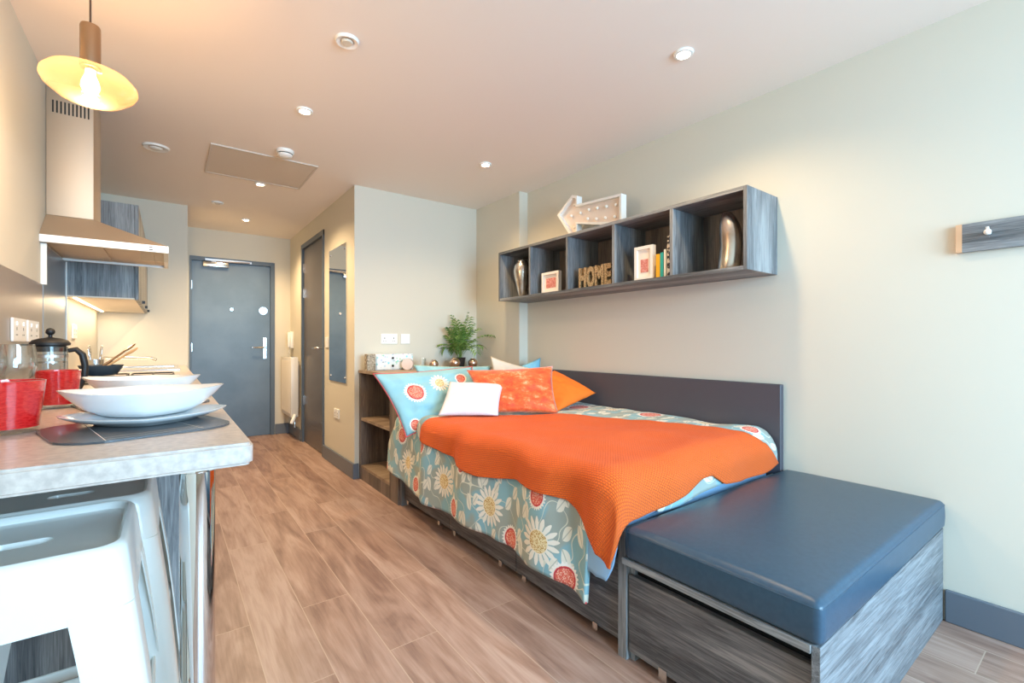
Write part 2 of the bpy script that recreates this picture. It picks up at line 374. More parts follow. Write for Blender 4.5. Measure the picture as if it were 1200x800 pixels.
# ------------------------------------------------------------------ room shell
T = .12
bm = new(); box(bm, XL-T, XR+T, YB-T, YH+T, -.08, 0); struct('floor', bm, M['floor'])
bm = new(); box(bm, XL-T, XR+T, YB-T, YH+T, H, H+.1); struct('ceiling', bm, M['ceil'])
bm = new(); box(bm, XL-T, XL, YB-T, YK, 0, H); struct('wall_left', bm, M['wall'])
bm = new(); box(bm, XR, XR+T, YB-T, YP, 0, H); struct('wall_right', bm, M['wall'])
bm = new(); box(bm, 2.40, XR, 3.11, YP, 0, H); struct('wall_pier', bm, M['wall'])
bm = new(); box(bm, XP, XR+T, YP, YP+T, 0, H); struct('wall_bedhead', bm, M['wall'])
D2Y0, D2Y1, D2Z = 4.69, 5.62, 2.215
bm = new()
box(bm, XP, XP+T, YP+T, D2Y0, 0, H); box(bm, XP, XP+T, D2Y1, YH, 0, H); box(bm, XP, XP+T, D2Y0, D2Y1, D2Z, H)
struct('wall_pod', bm, M['wall'])
bm = new(); box(bm, XL-T, .154, YK, YH+T, 0, H); struct('wall_kitchen_end', bm, M['wall'])
D1X0, D1X1, D1Z = .197, 1.05, 2.085
bm = new(); box(bm, .154, D1X0, YH, YH+T, 0, H); box(bm, D1X1, XP+T, YH, YH+T, 0, H); box(bm, D1X0, D1X1, YH, YH+T, D1Z, H)
struct('wall_entrance', bm, M['wall'])
# window wall behind the camera
WX0, WX1, WZ0, WZ1 = .15, 2.25, .55, 2.2
bm = new()
box(bm, XL-T, WX0, YB-T, YB, 0, H); box(bm, WX1, XR+T, YB-T, YB, 0, H); box(bm, WX0, WX1, YB-T, YB, 0, WZ0); box(bm, WX0, WX1, YB-T, YB, WZ1, H)
struct('wall_window', bm, M['wall'])
bm = new()
for a in ((WX0, WX1, WZ0, WZ0+.05), (WX0, WX1, WZ1-.05, WZ1), (WX0, WX0+.05, WZ0, WZ1), (WX1-.05, WX1, WZ0, WZ1), (1.175, 1.225, WZ0, WZ1)):
    box(bm, a[0], a[1], YB-.08, YB-.03, a[2], a[3])
w = struct('window_1', bm, M['frame'], base=(1.2, YB-.055, WZ0))
bm = new(); box(bm, WX0+.05, WX1-.05, YB-.058, YB-.052, WZ0+.05, WZ1-.05); link('window_pane', bm, M['pane'], w)

def skirt(name, pts):
    # pts: (x0,x1,y0,y1) footprint
    x0, x1, y0, y1 = pts
    bm = new(); box(bm, x0, x1, y0, y1, 0.0, .125, bev=.003, seg=1); return struct(name, bm, M['skirt'])
skirt('baseboard_right', (XR-.018, XR, YB, .44))
skirt('baseboard_pod', (XP-.018, XP, YP+.0, D2Y0-.005))
skirt('baseboard_pod_far', (XP-.018, XP, D2Y1+.005, YH-.02))
skirt('baseboard_bedhead', (XP-.018, XP+.03, YP-.018, YP))
skirt('baseboard_entrance', (D1X1+.005, XP-.018, YH-.018, YH))

# entrance door
d1 = bpy.data.objects.new('door_1', None); C.objects.link(d1); d1.location = (.62, YH, 0); ORG['door_1'] = Vector((.62, YH, 0)); d1['kind'] = 'structure'
bm = new(); fw = .045
box(bm, D1X0, D1X0+fw*.4, YH-.012, YH+.09, 0, D1Z); box(bm, D1X1-fw, D1X1, YH-.012, YH+.09, 0, D1Z); box(bm, D1X0, D1X1, YH-.0121, YH+.09, D1Z-fw, D1Z)
link('door_frame', bm, M['frame'], d1)
leaf = boxo('door_leaf', M['door'], d1, D1X0+fw*.4+.002, D1X1-fw-.003, YH+.012, YH+.055, .006, D1Z-fw-.003)
bm = new(); box(bm, .925, .965, YH+.004, YH+.012, .92, 1.18, bev=.003, seg=1); pl = link('lock_plate', bm, M['steel2'], d1); 
bm = new(); tube(bm, [(.945, YH+.006, 1.06), (.945, YH-.04, 1.06), (.93, YH-.052, 1.06), (.80, YH-.052, 1.06)], .0095, 10); link('door_handle', bm, M['steel2'], d1, smooth=50)
bm = new(); tube(bm, [(.928, YH+.012, 1.50), (.928, YH+.004, 1.50)], .045, 28); link('door_sign', bm, M['steel2'], d1, smooth=50)
bm = new(); tube(bm, [(.60, YH+.012, 1.502), (.60, YH+.002, 1.502)], .016, 16); link('spyhole', bm, M['steel2'], d1, smooth=50)
boxo('door_closer', M['steel2'], d1, .32, .57, YH-.045, YH+.012, 1.975, 2.03, bev=.006)
bm = new(); tube(bm, [(.40, YH-.03, 2.035), (.78, YH-.04, 2.052)], .008, 8); box(bm, .34, .80, YH-.035, YH-.012, 2.042, 2.066); link('closer_arm', bm, M['steel2'], d1)
for z in (.25, 1.02, 1.72):
    boxo('hinge', M['steel2'], d1, D1X0+.006, D1X0+.024, YH-.008, YH+.012, z, z+.09)

# bathroom door
d2 = bpy.data.objects.new('door_2', None); C.objects.link(d2); d2.location = (XP, 5.15, 0); ORG['door_2'] = Vector((XP, 5.15, 0)); d2['kind'] = 'structure'
bm = new()
box(bm, XP-.012, XP+.1, D2Y0, D2Y0+.05, 0, D2Z); box(bm, XP-.012, XP+.1, D2Y1-.05, D2Y1, 0, D2Z); box(bm, XP-.0121, XP+.1, D2Y0, D2Y1, D2Z-.05, D2Z)
link('door_frame', bm, M['frame'], d2)
bm = new(); box(bm, XP+.012, XP+.05, D2Y0+.052, D2Y1-.052, .006, D2Z-.053); link('door_leaf', bm, mat('taupe_door_laminate', '5F5A58', .35), d2)
bm = new(); tube(bm, [(XP+.012, 4.83, 1.06), (XP-.035, 4.83, 1.06), (XP-.045, 4.845, 1.06), (XP-.045, 4.95, 1.06)], .009, 10); link('door_handle', bm, M['steel2'], d2, smooth=50)
for z in (.42, 1.62, 1.90):
    boxo('hinge', M['steel2'], d2, XP-.004, XP+.014, D2Y1-.062, D2Y1-.045, z, z+.1)

# ------------------------------------------------------------------ wall and ceiling fittings
bm = new(); box(bm, XP-.008, XP-.001, 3.985, 4.50, .765, 1.967); mr = link('wall_mirror', bm, M['mirror'], base=(XP-.004, 4.24, .765))
tag(mr, 'tall narrow frameless mirror on the pod wall between bathroom door and corner', 'mirror')
for y in (4.03, 4.455):
    for z in (.81, 1.92):
        bm = new(); tube(bm, [(XP-.001, y, z), (XP-.014, y, z)], .009, 12); link('mirror_clip', bm, M['steel2'], mr, smooth=50)
def plate(label, cx, cy, cz, w, h, face, gangs, cat='socket', group=None, sock=True):
    """face: '-x', '+x', '-y' direction the plate looks to; gangs: list of offsets"""
    t = empty('power_socket' if sock else 'light_switch', (cx, cy, cz-h/2), label, cat, group)
    def bb(bm, u0, u1, z0, z1, d0, d1, bev=0):
        if face == '-y': box(bm, cx+u0, cx+u1, cy-d1, cy-d0, cz+z0, cz+z1, bev=bev, seg=1)
        elif face == '-x': box(bm, cx-d1, cx-d0, cy+u0, cy+u1, cz+z0, cz+z1, bev=bev, seg=1)
        else: box(bm, cx+d0, cx+d1, cy+u0, cy+u1, cz+z0, cz+z1, bev=bev, seg=1)
    bm = new(); bb(bm, -w/2, w/2, -h/2, h/2, .0005, .009, .002); link('face_plate', bm, M['white_pl'], t, smooth=35)
    for g in gangs:
        bm = new(); bb(bm, g-.006, g+.006, .016, .032, .009, .013); link('rocker', bm, M['white_pl'], t)
        if sock:
            bm = new(); bb(bm, g-.003, g+.003, -.002, .010, .0085, .0095); bb(bm, g-.012, g-.006, -.022, -.017, .0085, .0095); bb(bm, g+.006, g+.012, -.022, -.017, .0085, .0095)
            link('pin_slot', bm, M['rubber'], t)
    return t
plate('white double wall socket above the bedside unit, left of the square switch plate', 1.517, YP, 1.145, .146, .086, '-y', (-.04, .04))
plate('square white switch plate on the bed-head wall, right of the double socket', 1.664, YP, 1.145, .086, .086, '-y', (-.018, .018), 'switch', sock=False)
plate('white wall socket low on the pod wall below the mirror', XP, 4.27, .475, .15, .086, '-x', (-.04, .04))
plate('white switch plate between bathroom door and mirror', XP, 4.587, 1.116, .086, .1, '-x', (0,), 'switch', sock=False)
plate('white double socket on the splashback, the one nearer the cafetiere', XL+.008, 2.835, 1.155, .2, .09, '+x', (-.05, .05))
plate('white double socket on the splashback at the left picture edge', XL+.008, 2.60, 1.155, .2, .09, '+x', (-.05, .05))
plate('white socket on the kitchen wall beyond the cafetiere', XL, 4.02, 1.18, .15, .09, '+x', (-.04, .04))
t = empty('entry_phone', (XP-.02, 6.13, 1.05), 'white entry phone on the hall wall above the radiator', 'intercom')
boxo('handset_cradle', M['white_pl'], t, XP-.035, XP-.001, 6.05, 6.17, 1.05, 1.25, bev=.006)
boxo('handset', M['white_pl'], t, XP-.06, XP-.035, 6.07, 6.12, 1.06, 1.24, bev=.008)
bm = new(); tube(bm, [(XP-.03, 6.12, 1.05), (XP-.04, 6.12, 1.01), (XP-.03, 6.13, .985)], .004, 6); link('cable', bm, M['white_pl'], t)

# radiator
t = empty('radiator', (1.17, 5.93, .27), 'cream panel radiator on the hall wall beyond the bathroom door', 'radiator')
bm = new(); box(bm, 1.115, 1.195, 5.66, 6.20, .27, .95, bev=.008)
link('panel', bm, M['radiator'], t, smooth=35)
bm = new()
for k in range(11): box(bm, 1.1105, 1.1155, 5.70+k*.044, 5.715+k*.044, .31, .91, bev=.002, seg=1)
link('ribs', bm, M['radiator'], t)
boxo('top_grille', M['steel2'], t, 1.125, 1.185, 5.67, 6.19, .95, .953)
bm = new(); tube(bm, [(1.16, 5.67, .30), (1.16, 5.645, .29), (1.15, 5.63, .20), (1.15, 5.63, .16)], .011, 10); link('pipe', bm, M['steel2'], t, smooth=50)
bm = new(); tube(bm, [(1.155, 5.64, .30), (1.13, 5.61, .25), (1.11, 5.60, .21)], [.018,.022,.018], 14); link('valve', bm, M['white_pl'], t, smooth=50)
for yy in (5.75, 6.08): boxo('wall_bracket', M['steel2'], t, 1.19, 1.2249, yy, yy+.03, .35, .9)

# downlights
def downlight(x, y):
    t = empty('ceiling_downlight', (x, y, H-.014), 'x', 'downlight', 'recessed downlights in the ceiling')
    bm = new(); lathe(bm, [(.026,H-.006),(.030,H-.012),(.041,H-.010),(.044,H-.001),(.030,H-.001)], x, y, 32); link('bezel', bm, M['white_en'], t, smooth=60)
    bm = new(); lathe(bm, [(0,H-.008),(.018,H-.009),(.027,H-.006)], x, y, 24); link('lamp', bm, M['lamp'], t, smooth=60)
    return t
DL = [(1.848,1.194,'downlight nearest the camera, above the ottoman'), (1.841,2.785,'downlight above the pillows, nearest the shelf end'),
      (.612,2.746,'downlight above the aisle, beside the pendant lamp'), (.604,4.218,'downlight set in the square ceiling hatch area'), (.656,5.522,'farthest downlight, in front of the entrance door')]
dl0 = None
for x, y, lb in DL:
    if dl0 is None: dl0 = downlight(x, y); o = dl0
    else:
        o = copy_tree(dl0); o.location = (x, y, H-.014)
    o['label'] = 'small round recessed ' + lb
    L = bpy.data.lights.new('downlight_beam', 'SPOT'); L.energy = 33 if y < 3 else 88; L.color = (1, .71, .40); L.spot_size = math.radians(146); L.spot_blend = .8; L.shadow_soft_size = .03
    lo = bpy.data.objects.new('downlight_beam', L); C.objects.link(lo); lo.location = (x, y, H-.03)
# hatch, detectors, vents
t = empty('ceiling_hatch', (.56, 3.855, H-.012), 'square flush access hatch in the ceiling around a downlight', 'hatch')
bm = new(); box(bm, .235, .875, 3.56, 4.15, H-.006, H-.0005); link('hatch_panel', bm, mat('hatch_paint', 'D9CDBF', .7), t)
bm = new()
for a in ((.225,.885,3.55,3.562),(.225,.885,4.148,4.16),(.225,.237,3.5621,4.1479),(.873,.885,3.5621,4.1479)): box(bm, a[0], a[1], a[2], a[3], H-.009, H-.0005)
link('hatch_frame', bm, mat('hatch_edge', 'D2C8BC', .6), t)
t = empty('smoke_detector', (.635, 3.40, H-.045), 'white domed smoke detector on the ceiling beside the hatch', 'smoke detector')
bm = new(); lathe(bm, [(0,H-.046),(.03,H-.045),(.044,H-.036),(.046,H-.028)], .635, 3.40, 32); link('sensor_cap', bm, M['white_pl'], t, smooth=50)
bm = new(); lathe(bm, [(.038,H-.028),(.038,H-.022)], .635, 3.40, 32); link('vent_slot', bm, M['rubber'], t, smooth=50)
bm = new(); lathe(bm, [(.046,H-.022),(.054,H-.016),(.055,H-.0005),(0,H-.0005)], .635, 3.40, 32); link('base', bm, M['white_pl'], t, smooth=50)
def vent(x, y, r, lb):
    t = empty('ceiling_vent', (x, y, H-.02), lb, 'vent')
    bm = new(); lathe(bm, [(r*.55,H-.006),(r*.9,H-.012),(r,H-.0005)], x, y, 32); link('rim', bm, M['white_pl'], t, smooth=50)
    bm = new(); lathe(bm, [(0,H-.016),(r*.4,H-.015),(r*.5,H-.008)], x, y, 32); link('centre_disc', bm, M['cream'] if r < .06 else M['white_pl'], t, smooth=50)
vent(.617, 2.005, .05, 'round white vent valve nearest the camera on the ceiling')
vent(-.059, 3.844, .075, 'round white extractor vent on the ceiling between pendant and hatch')
vent(.37, 5.011, .05, 'small round vent on the ceiling in front of the entrance')

# pendant lamp
px, py = -.198, 2.0
t = empty('pendant_lamp', (px, py, 1.88), 'brass pendant lamp with amber glass disc shade hanging over the worktop', 'pendant lamp')
bm = new(); tube(bm, [(px,py,2.12), (px,py,H)], .0028, 8); link('cord', bm, mat('brown_flex', '5A3E2C', .7), t)
bm = new(); lathe(bm, [(0,2.128),(.006,2.128),(.024,2.122),(.026,2.115),(.026,1.985),(.022,1.985),(0,2.0)], px, py, 32); link('lamp_holder', bm, M['brass'], t, smooth=40)
bm = new(); lathe(bm, [(.027,1.990),(.05,1.984),(.10,1.965),(.118,1.945),(.120,1.932),(.112,1.915),(.08,1.888),(.045,1.874),(0,1.870)], px, py, 56); sh = link('glass_shade', bm, M['amber'], t, smooth=60)
bm = new(); lathe(bm, [(0,1.985),(.012,1.98),(.013,1.965),(.022,1.94),(.024,1.925),(.016,1.905),(0,1.898)], px, py, 24); link('bulb', bm, M['bulb'], t, smooth=60)
L = bpy.data.lights.new('pendant_glow', 'POINT'); L.energy = 15; L.color = (1,.68,.38); L.shadow_soft_size = .03
lo = bpy.data.objects.new('pendant_glow', L); C.objects.link(lo); lo.location = (px, py, 1.84)

# ------------------------------------------------------------------ kitchen
WX = .142
bm = new(); prism(bm, [(WX-.0, 5.295), (WX, 1.085)] + [(WX-.018+.018*math.cos(a), 1.085+.0-.018*math.sin(a)+.0) for a in (.4,.8,1.2,1.57)] + [(XL+.001, 1.067), (XL+.001, 5.295)], 'z', .855, .90)
bmesh.ops.bevel(bm, geom=[e for e in bm.edges if abs(e.verts[0].co.z-e.verts[1].co.z) < 1e-5 and (max(e.verts[0].co.x,e.verts[1].co.x) > XL+.01)], offset=.006, segments=3, affect='EDGES')
wt = link('worktop', bm, M['worktop'], smooth=35)
tag(wt, 'long stone-effect laminate worktop along the left wall, with square end', 'worktop')
bm = new(); lathe(bm, [(0,.0),(.04,0),(.04,.008),(.031,.012),(.031,.84),(.045,.845),(.045,.855),(0,.855)], .050, 1.150, 40)
link('leg', bm, M['chrome'], wt, smooth=50)['label'] = 'round chrome leg'
bm = new(); box(bm, XL+.001, XL+.008, 1.10, 3.06, .9005, 1.38); tag(link('splashback_panel', bm, M['splash']), 'taupe splashback panel on the left wall behind the cups', 'splashback')
t = empty('hob_splashback', (XL, 3.4, .9005), 'steel splashback sheet between hob and cooker hood', 'splashback')
boxo('steel_sheet', mat('blue_grey_steel_sheet', 'A4A8AC', .35, .6), t, XL+.001, XL+.009, 3.075, 3.675, .9005, 1.575)
boxo('edge_strip', M['white_en'], t, XL+.001, XL+.022, 3.062, 3.075, 1.381, 1.575); boxo('edge_strip', M['white_en'], t, XL+.001, XL+.014, 3.675, 3.683, .9005, 1.575)
# end panel + base cabinets
bm = new(); box(bm, XL+.001, .115, 1.82, 1.84, 0, .8549); tag(link('end_panel', bm, M['drift_z']), 'driftwood end panel closing the base cabinets under the worktop', 'panel')
def base_cab(y0, w):
    t = empty('base_cabinet', (-.18, y0, 0), 'x', 'base cabinet', 'base cabinets under the worktop')
    boxo('carcass', M['drift_z'], t, XL+.005, .093, y0+.001, y0+w-.001, .10, .854)
    boxo('plinth', M['skirt'], t, XL+.005, .055, y0+.001, y0+w-.001, 0, .10)
    dd = boxo('door', M['drift_z'], t, .094, .114, y0+.003, y0+w-.003, .105, .850)
    bm = new(); tube(bm, [(.114, y0+w-.06, .80), (.135, y0+w-.06, .80), (.135, y0+w-.06, .66), (.114, y0+w-.06, .66)], .005, 8); link('handle', bm, M['steel2'], dd)
    return t
cb = None; w = (5.29-1.842)/6
names = ['nearest the worktop leg', 'second from the worktop end', 'under the space before the hob', 'under the hob', 'beyond the hob', 'farthest, beside the entrance hall']
for k in range(6):
    if cb is None: cb = base_cab(1.842, w); o = cb
    else: o = copy_tree(cb); o.location = (-.18, 1.842+w*k, 0)
    o['label'] = 'driftwood base cabinet ' + names[k]
# hob
t = empty('gas_hob', (-.17, 3.36, .90), 'black glass hob in the worktop below the cooker hood', 'hob')
boxo('glass_top', M['blackglass'], t, -.42, .07, 3.07, 3.64, .9003, .907, bev=.003)
for k, (x, y) in enumerate(((-.29, 3.23), (-.29, 3.49), (-.06, 3.23), (-.06, 3.49))):
    bm = new(); lathe(bm, [(.075,.9071),(.078,.9078),(.081,.9071)], x, y, 32); link('cooking_ring', bm, M['steel2'], t)
# cooker hood
t = empty('cooker_hood', (-.23, 3.34, 1.575), 'brushed steel chimney cooker hood on the left wall', 'cooker hood')
HX1, HY0, HY1 = .005, 3.03, 3.66
bm = new()
lo_ = [(XL+.001,HY0),(HX1,HY0),(HX1,HY1),(XL+.001,HY1)]; up_ = [(XL+.001,3.18),(-.30,3.18),(-.30,3.50),(XL+.001,3.50)]
A = [bm.verts.new((x,y,1.612)) for x,y in lo_]; B = [bm.verts.new((x,y,1.735)) for x,y in up_]
bm.faces.new(A); bm.faces.new(B)
for k in range(4): bm.faces.new((A[k], A[(k+1)%4], B[(k+1)%4], B[k]))
link('canopy', bm, M['steel'], t)
bm = new()
M['hoodrim'] = mat('pale_satin_steel', 'E4E2DE', .5, .7)
for a in ((XL+.001,HX1,HY0,HY0+.02),(XL+.001,HX1,HY1-.02,HY1),(HX1-.02,HX1,HY0+.0201,HY1-.0201)): box(bm, a[0], a[1], a[2], a[3], 1.578, 1.6119)
link('rim', bm, M['hoodrim'], t)
bm = new(); box(bm, XL+.001, HX1-.02, HY0+.02, HY1-.02, 1.592, 1.600); box(bm, XL+.05, -.26, HY0+.06, HY1-.06, 1.586, 1.5925); box(bm, -.24, -.06, HY0+.06, HY1-.06, 1.586, 1.5925)
link('grease_filter', bm, M['steel'], t)
ch = boxo('chimney', M['steel'], t, XL+.001, -.302, 3.18, 3.50, 1.736, H-.002, bev=.004)
bm = new()
for k in range(10): box(bm, -.455+k*.0145, -.449+k*.0145, 3.1785, 3.1815, 2.245, 2.305)
link('vent_slots', bm, M['rubber'], ch)
for k in range(2): boxo('control_button', M['rubber'], t, -.075, -.060, 3.0285, 3.0305, 1.585+k*.012, 1.590+k*.012)
boxo('glass_visor', M['glass'], t, -.11, .004, 3.032, 3.036, 1.53, 1.578)
# wall cabinet
t = empty('wall_cabinet', (-.32, 4.3, 1.385), 'driftwood wall cabinet behind the cooker hood with lit underside', 'wall cabinet')
boxo('carcass', M['drift_z'], t, XL+.001, -.163, 3.70, 5.29, 1.385, 1.965)
for k in range(3):
    y = 3.70+k*.53; dd = boxo('door', M['drift_z'], t, -.161, -.143, y+.002, y+.527, 1.375, 1.965)
    bm = new(); box(bm, -.143, -.126, y+.48, y+.486, 1.385, 1.405); link('handle', bm, M['rubber'], dd)
boxo('underside_panel', mat('pale_underside', 'E6D9C6', .5), t, XL+.001, -.163, 3.70, 5.29, 1.377, 1.3849)
boxo('led_strip', M['led'], t, XL+.03, XL+.045, 3.75, 5.2, 1.372, 1.3769)
L = bpy.data.lights.new('under_cabinet_light', 'AREA'); L.shape = 'RECTANGLE'; L.size = .05; L.size_y = 1.4; L.energy = 5; L.color = (1,.78,.52)
lo = bpy.data.objects.new('under_cabinet_light', L); C.objects.link(lo); lo.location = (-.36, 4.48, 1.368)
# far tap, sink, tray, utensils
t = empty('kitchen_sink', (-.15, 4.75, .90), 'steel kitchen sink with low tap near the end wall', 'sink')
bm = new()
for a in ((-.38,.08,4.35,4.38),(-.38,.08,5.08,5.11),(-.38,-.35,4.38,5.08),(.05,.08,4.38,5.08)): box(bm, a[0],a[1],a[2],a[3], .9003, .912, bev=.003, seg=1)
link('rim', bm, M['steel2'], t)
boxo('basin_floor', M['steel2'], t, -.35, .05, 4.38, 5.08, .9003, .903)
bm = new(); tube(bm, [(-.40,4.72,.9),(-.40,4.72,.985),(-.385,4.72,.995),(-.10,4.60,.99),(-.07,4.59,.975)], .011, 12); link('tap', bm, M['steel2'], t, smooth=50)
t = empty('pan_support', (-.17, 3.36, .907), 'black wire pan support grate on the hob under the frying pan', 'pan support')
for x0, x1 in ((-.40, -.185), (-.165, .03)):
    bm = new()
    for y in (3.10, 3.60): tube(bm, [(x0,y,.907),(x0,y,.922),(x1,y,.922),(x1,y,.907)], .0045, 8)
    for x in (x0, x1, (x0+x1)/2): tube(bm, [(x,3.10,.922),(x,3.60,.922)], .0045, 8)
    tube(bm, [(x0,3.35,.922),(x1,3.35,.922)], .0045, 8)
    link('grate', bm, M['rubber'], t, smooth=60)
t = empty('frying_pan', (-.292, 3.40, .927), 'dark grey frying pan on the hob behind the white bowls', 'frying pan')
pcx, pcy = -.292, 3.40
bm = new(); lathe(bm, [(0,.9270),(.055,.9270),(.068,.932),(.092,.972),(.097,.984),(.093,.984),(.066,.937),(0,.931)], pcx, pcy, 48); link('pan_body', bm, M['pan'], t, smooth=50)
bm = new(); tube(bm, [(pcx-.0,pcy+.092,.978),(pcx+.01,pcy+.17,.985),(pcx+.02,pcy+.27,.99)], [.009,.011,.012], 10); link('handle', bm, M['rubber'], t, smooth=50)
t = empty('utensil_pot', (-.375, 4.02, .90), 'steel utensil pot standing behind the frying pan', 'pot')
bm = new(); lathe(bm, [(0,.9005),(.042,.9005),(.044,1.0),(.041,1.0),(.040,.904),(0,.904)], -.375, 4.02, 32); link('pot_body', bm, M['steel2'], t, smooth=50)
def spoon(p0, p1, w, lb, material, name='wooden_spoon', cat='spoon'):
    p0, p1 = Vector(p0), Vector(p1); d = (p1-p0).normalized()
    bm = new(); tube(bm, [p0, p0.lerp(p1,.5), p0.lerp(p1,.78)], .006, 8)
    rot = d.to_track_quat('Z','Y').to_matrix().to_4x4()
    bmesh.ops.create_uvsphere(bm, u_segments=16, v_segments=8, radius=1, matrix=Matrix.Translation(p0.lerp(p1,.87)) @ rot @ Matrix.Diagonal((w, .006, .045, 1)))
    tag(link(name, bm, material, smooth=60), lb, cat)
spoon((-.315,3.42,.942), (-.150,3.50,1.070), .024, 'beech spoon leaning out of the frying pan, the lower of two', M['spoonwood'])
spoon((-.325,3.445,.944), (-.160,3.56,1.095), .018, 'thin metal spatula leaning above the beech spoon in the pan', M['brass'], 'spatula', 'spatula')
spoon((-.36,4.02,.92), (-.345,4.03,1.07), .012, 'steel utensil handle upright in the pot, nearer the camera', M['steel2'], 'serving_utensil', 'utensil')
spoon((-.395,4.03,.92), (-.405,4.04,1.065), .012, 'steel utensil handle upright in the pot, nearer the wall', M['steel2'], 'serving_utensil', 'utensil')

# place settings: shape of the leaf-like square ware
def ware(bm, cx, cy, levels, rot, n=64, p=1.45):
    """levels: (scale_x, scale_y, z, tip lift)"""
    rings = []; c, s = math.cos(rot), math.sin(rot)
    for (ax, ay, z, lift) in levels:
        ring = []
        for k in range(n):
            a = 2*PI*k/n; ca, sa = math.cos(a), math.sin(a)
            r = 1/((abs(ca)**p + abs(sa)**p)**(1/p))
            x, y = ax*r*ca, ay*r*sa
            ring.append(bm.verts.new((cx+x*c-y*s, cy+x*s+y*c, z + lift*abs(ca)**6)))
        rings.append(ring)
    for a, b in zip(rings, rings[1:]):
        for k in range(n): bm.faces.new((a[k], a[(k+1)%n], b[(k+1)%n], b[k]))
    bm.faces.new(rings[0]); bm.faces.new(rings[-1])
def place_mat(cx, cy, w, d, rot, lb):
    bm = new(); prism(bm, rr_poly(cx, cy, w, d, .085, rot), 'z', .9004, .9045)
    o = link('place_mat', bm, M['slate']); tag(o, lb, 'place mat', 'grey place mats on the worktop')
    bm = new()
    c, s = math.cos(rot), math.sin(rot)
    for (a, b) in (((-w/2+.075, -d/2+.02),(w/2-.075, -d/2+.025)), ((-w/2+.07,-d/2+.005),(-w/2+.09,d/2-.01)), ((w/2-.08,-d/2+.005),(w/2-.10,d/2-.01)), ((-w/2+.075, -d/2+.045),(w/2-.075, -d/2+.05))):
        P0 = Vector((cx+a[0]*c-a[1]*s, cy+a[0]*s+a[1]*c, .9048)); P1 = Vector((cx+b[0]*c-b[1]*s, cy+b[0]*s+b[1]*c, .9048))
        dv = (P1-P0).normalized(); nv = Vector((-dv.y, dv.x, 0))*.0007
        bm.faces.new([bm.verts.new(q) for q in (P0-nv, P1-nv, P1+nv, P0+nv)])
    link('stitching', bm, M['mat_line'], o)
place_mat(-.055, 1.42, .325, .33, .28, 'grey leather place mat under the nearest white plate and bowl')
place_mat(-.065, 1.985, .33, .33, .28, 'grey leather place mat under the farther white bowl')
def plate_o(cx, cy, rot, lb):
    bm = new(); ware(bm, cx, cy, [(.105,.10,.9052,0),(.112,.107,.910,0),(.140,.130,.915,0),(.168,.155,.925,.003),(.170,.157,.928,.003),(.166,.153,.9285,.003),(.13,.12,.919,0),(.10,.09,.915,0)], rot)
    tag(link('dinner_plate', bm, M['porcelain'], smooth=60), lb, 'plate', 'white dinner plates')
def bowl_o(cx, cy, rot, lb):
    bm = new(); ware(bm, cx, cy, [(.075,.07,.9155,0),(.092,.086,.919,0),(.125,.118,.937,0),(.155,.142,.963,.002),(.172,.155,.979,.006),(.173,.156,.981,.006),(.170,.153,.981,.006),(.152,.138,.967,.002),(.12,.113,.942,0),(.07,.065,.923,0)], rot)
    tag(link('serving_bowl', bm, M['porcelain'], smooth=60), lb, 'bowl', 'white bowls on plates')
plate_o(-.038, 1.495, 0.0, 'white pointed-oval dinner plate under the nearest bowl')
bowl_o(-.043, 1.555, 0.0, 'nearest white bowl with swept-up pointed rim, on a plate')
plate_o(-.065, 2.06, -.1, 'white dinner plate under the farther bowl, mostly hidden')
bowl_o(-.068, 2.11, -.25, 'farther white bowl with pointed rim, behind the nearest bowl')

# tumblers
def tumbler(cx, cy, lb, rt=.058, rb=.045, h=.116):
    t = empty('glass_tumbler', (cx, cy, .9005), lb, 'tumbler', 'red crackle-glass tumblers')
    bm = new(); lathe(bm, [(0,.9125),(rb+.001,.9125),(rt,.9+h),(rt-.003,.9+h+.001),(rt-.006,.9+h),(rb-.004,.918),(0,.918)], cx, cy, 48); link('red_cup', bm, M['red'], t, smooth=50)
    bm = new(); lathe(bm, [(0,.9006),(rb-.003,.9006),(rb,.904),(rb+.001,.912),(0,.912)], cx, cy, 48); link('clear_base', bm, M['glass'], t, smooth=50)
tumbler(-.288, 1.515, 'red crackle-glass tumbler at the left picture edge, nearest the camera', .062, .050, .117)
tumbler(-.275, 2.02, 'red crackle-glass tumbler in front of the cafetiere', .054, .044, .117)
def wineglass(cx, cy, lb):
    t = empty('wine_glass', (cx, cy, .9005), lb, 'wine glass', 'clear wine glasses')
    bm = new(); lathe(bm, [(0,.9006),(.035,.901),(.034,.903),(.006,.908),(.0035,.92),(.0035,.985),(.006,.99)], cx, cy, 32); link('stem', bm, M['glass'], t, smooth=60)
    bm = new(); lathe(bm, [(.002,.99),(.018,.996),(.034,1.015),(.040,1.04),(.038,1.07),(.034,1.10),(.033,1.10),(.037,1.07),(.0388,1.04),(.033,1.016),(.017,.998),(0,.994)], cx, cy, 40); link('glass_bowl', bm, M['glass'], t, smooth=60)
wineglass(-.325, 1.80, 'clear wine glass between the two red tumblers')
wineglass(-.405, 1.92, 'clear wine glass nearest the wall behind the left tumbler')
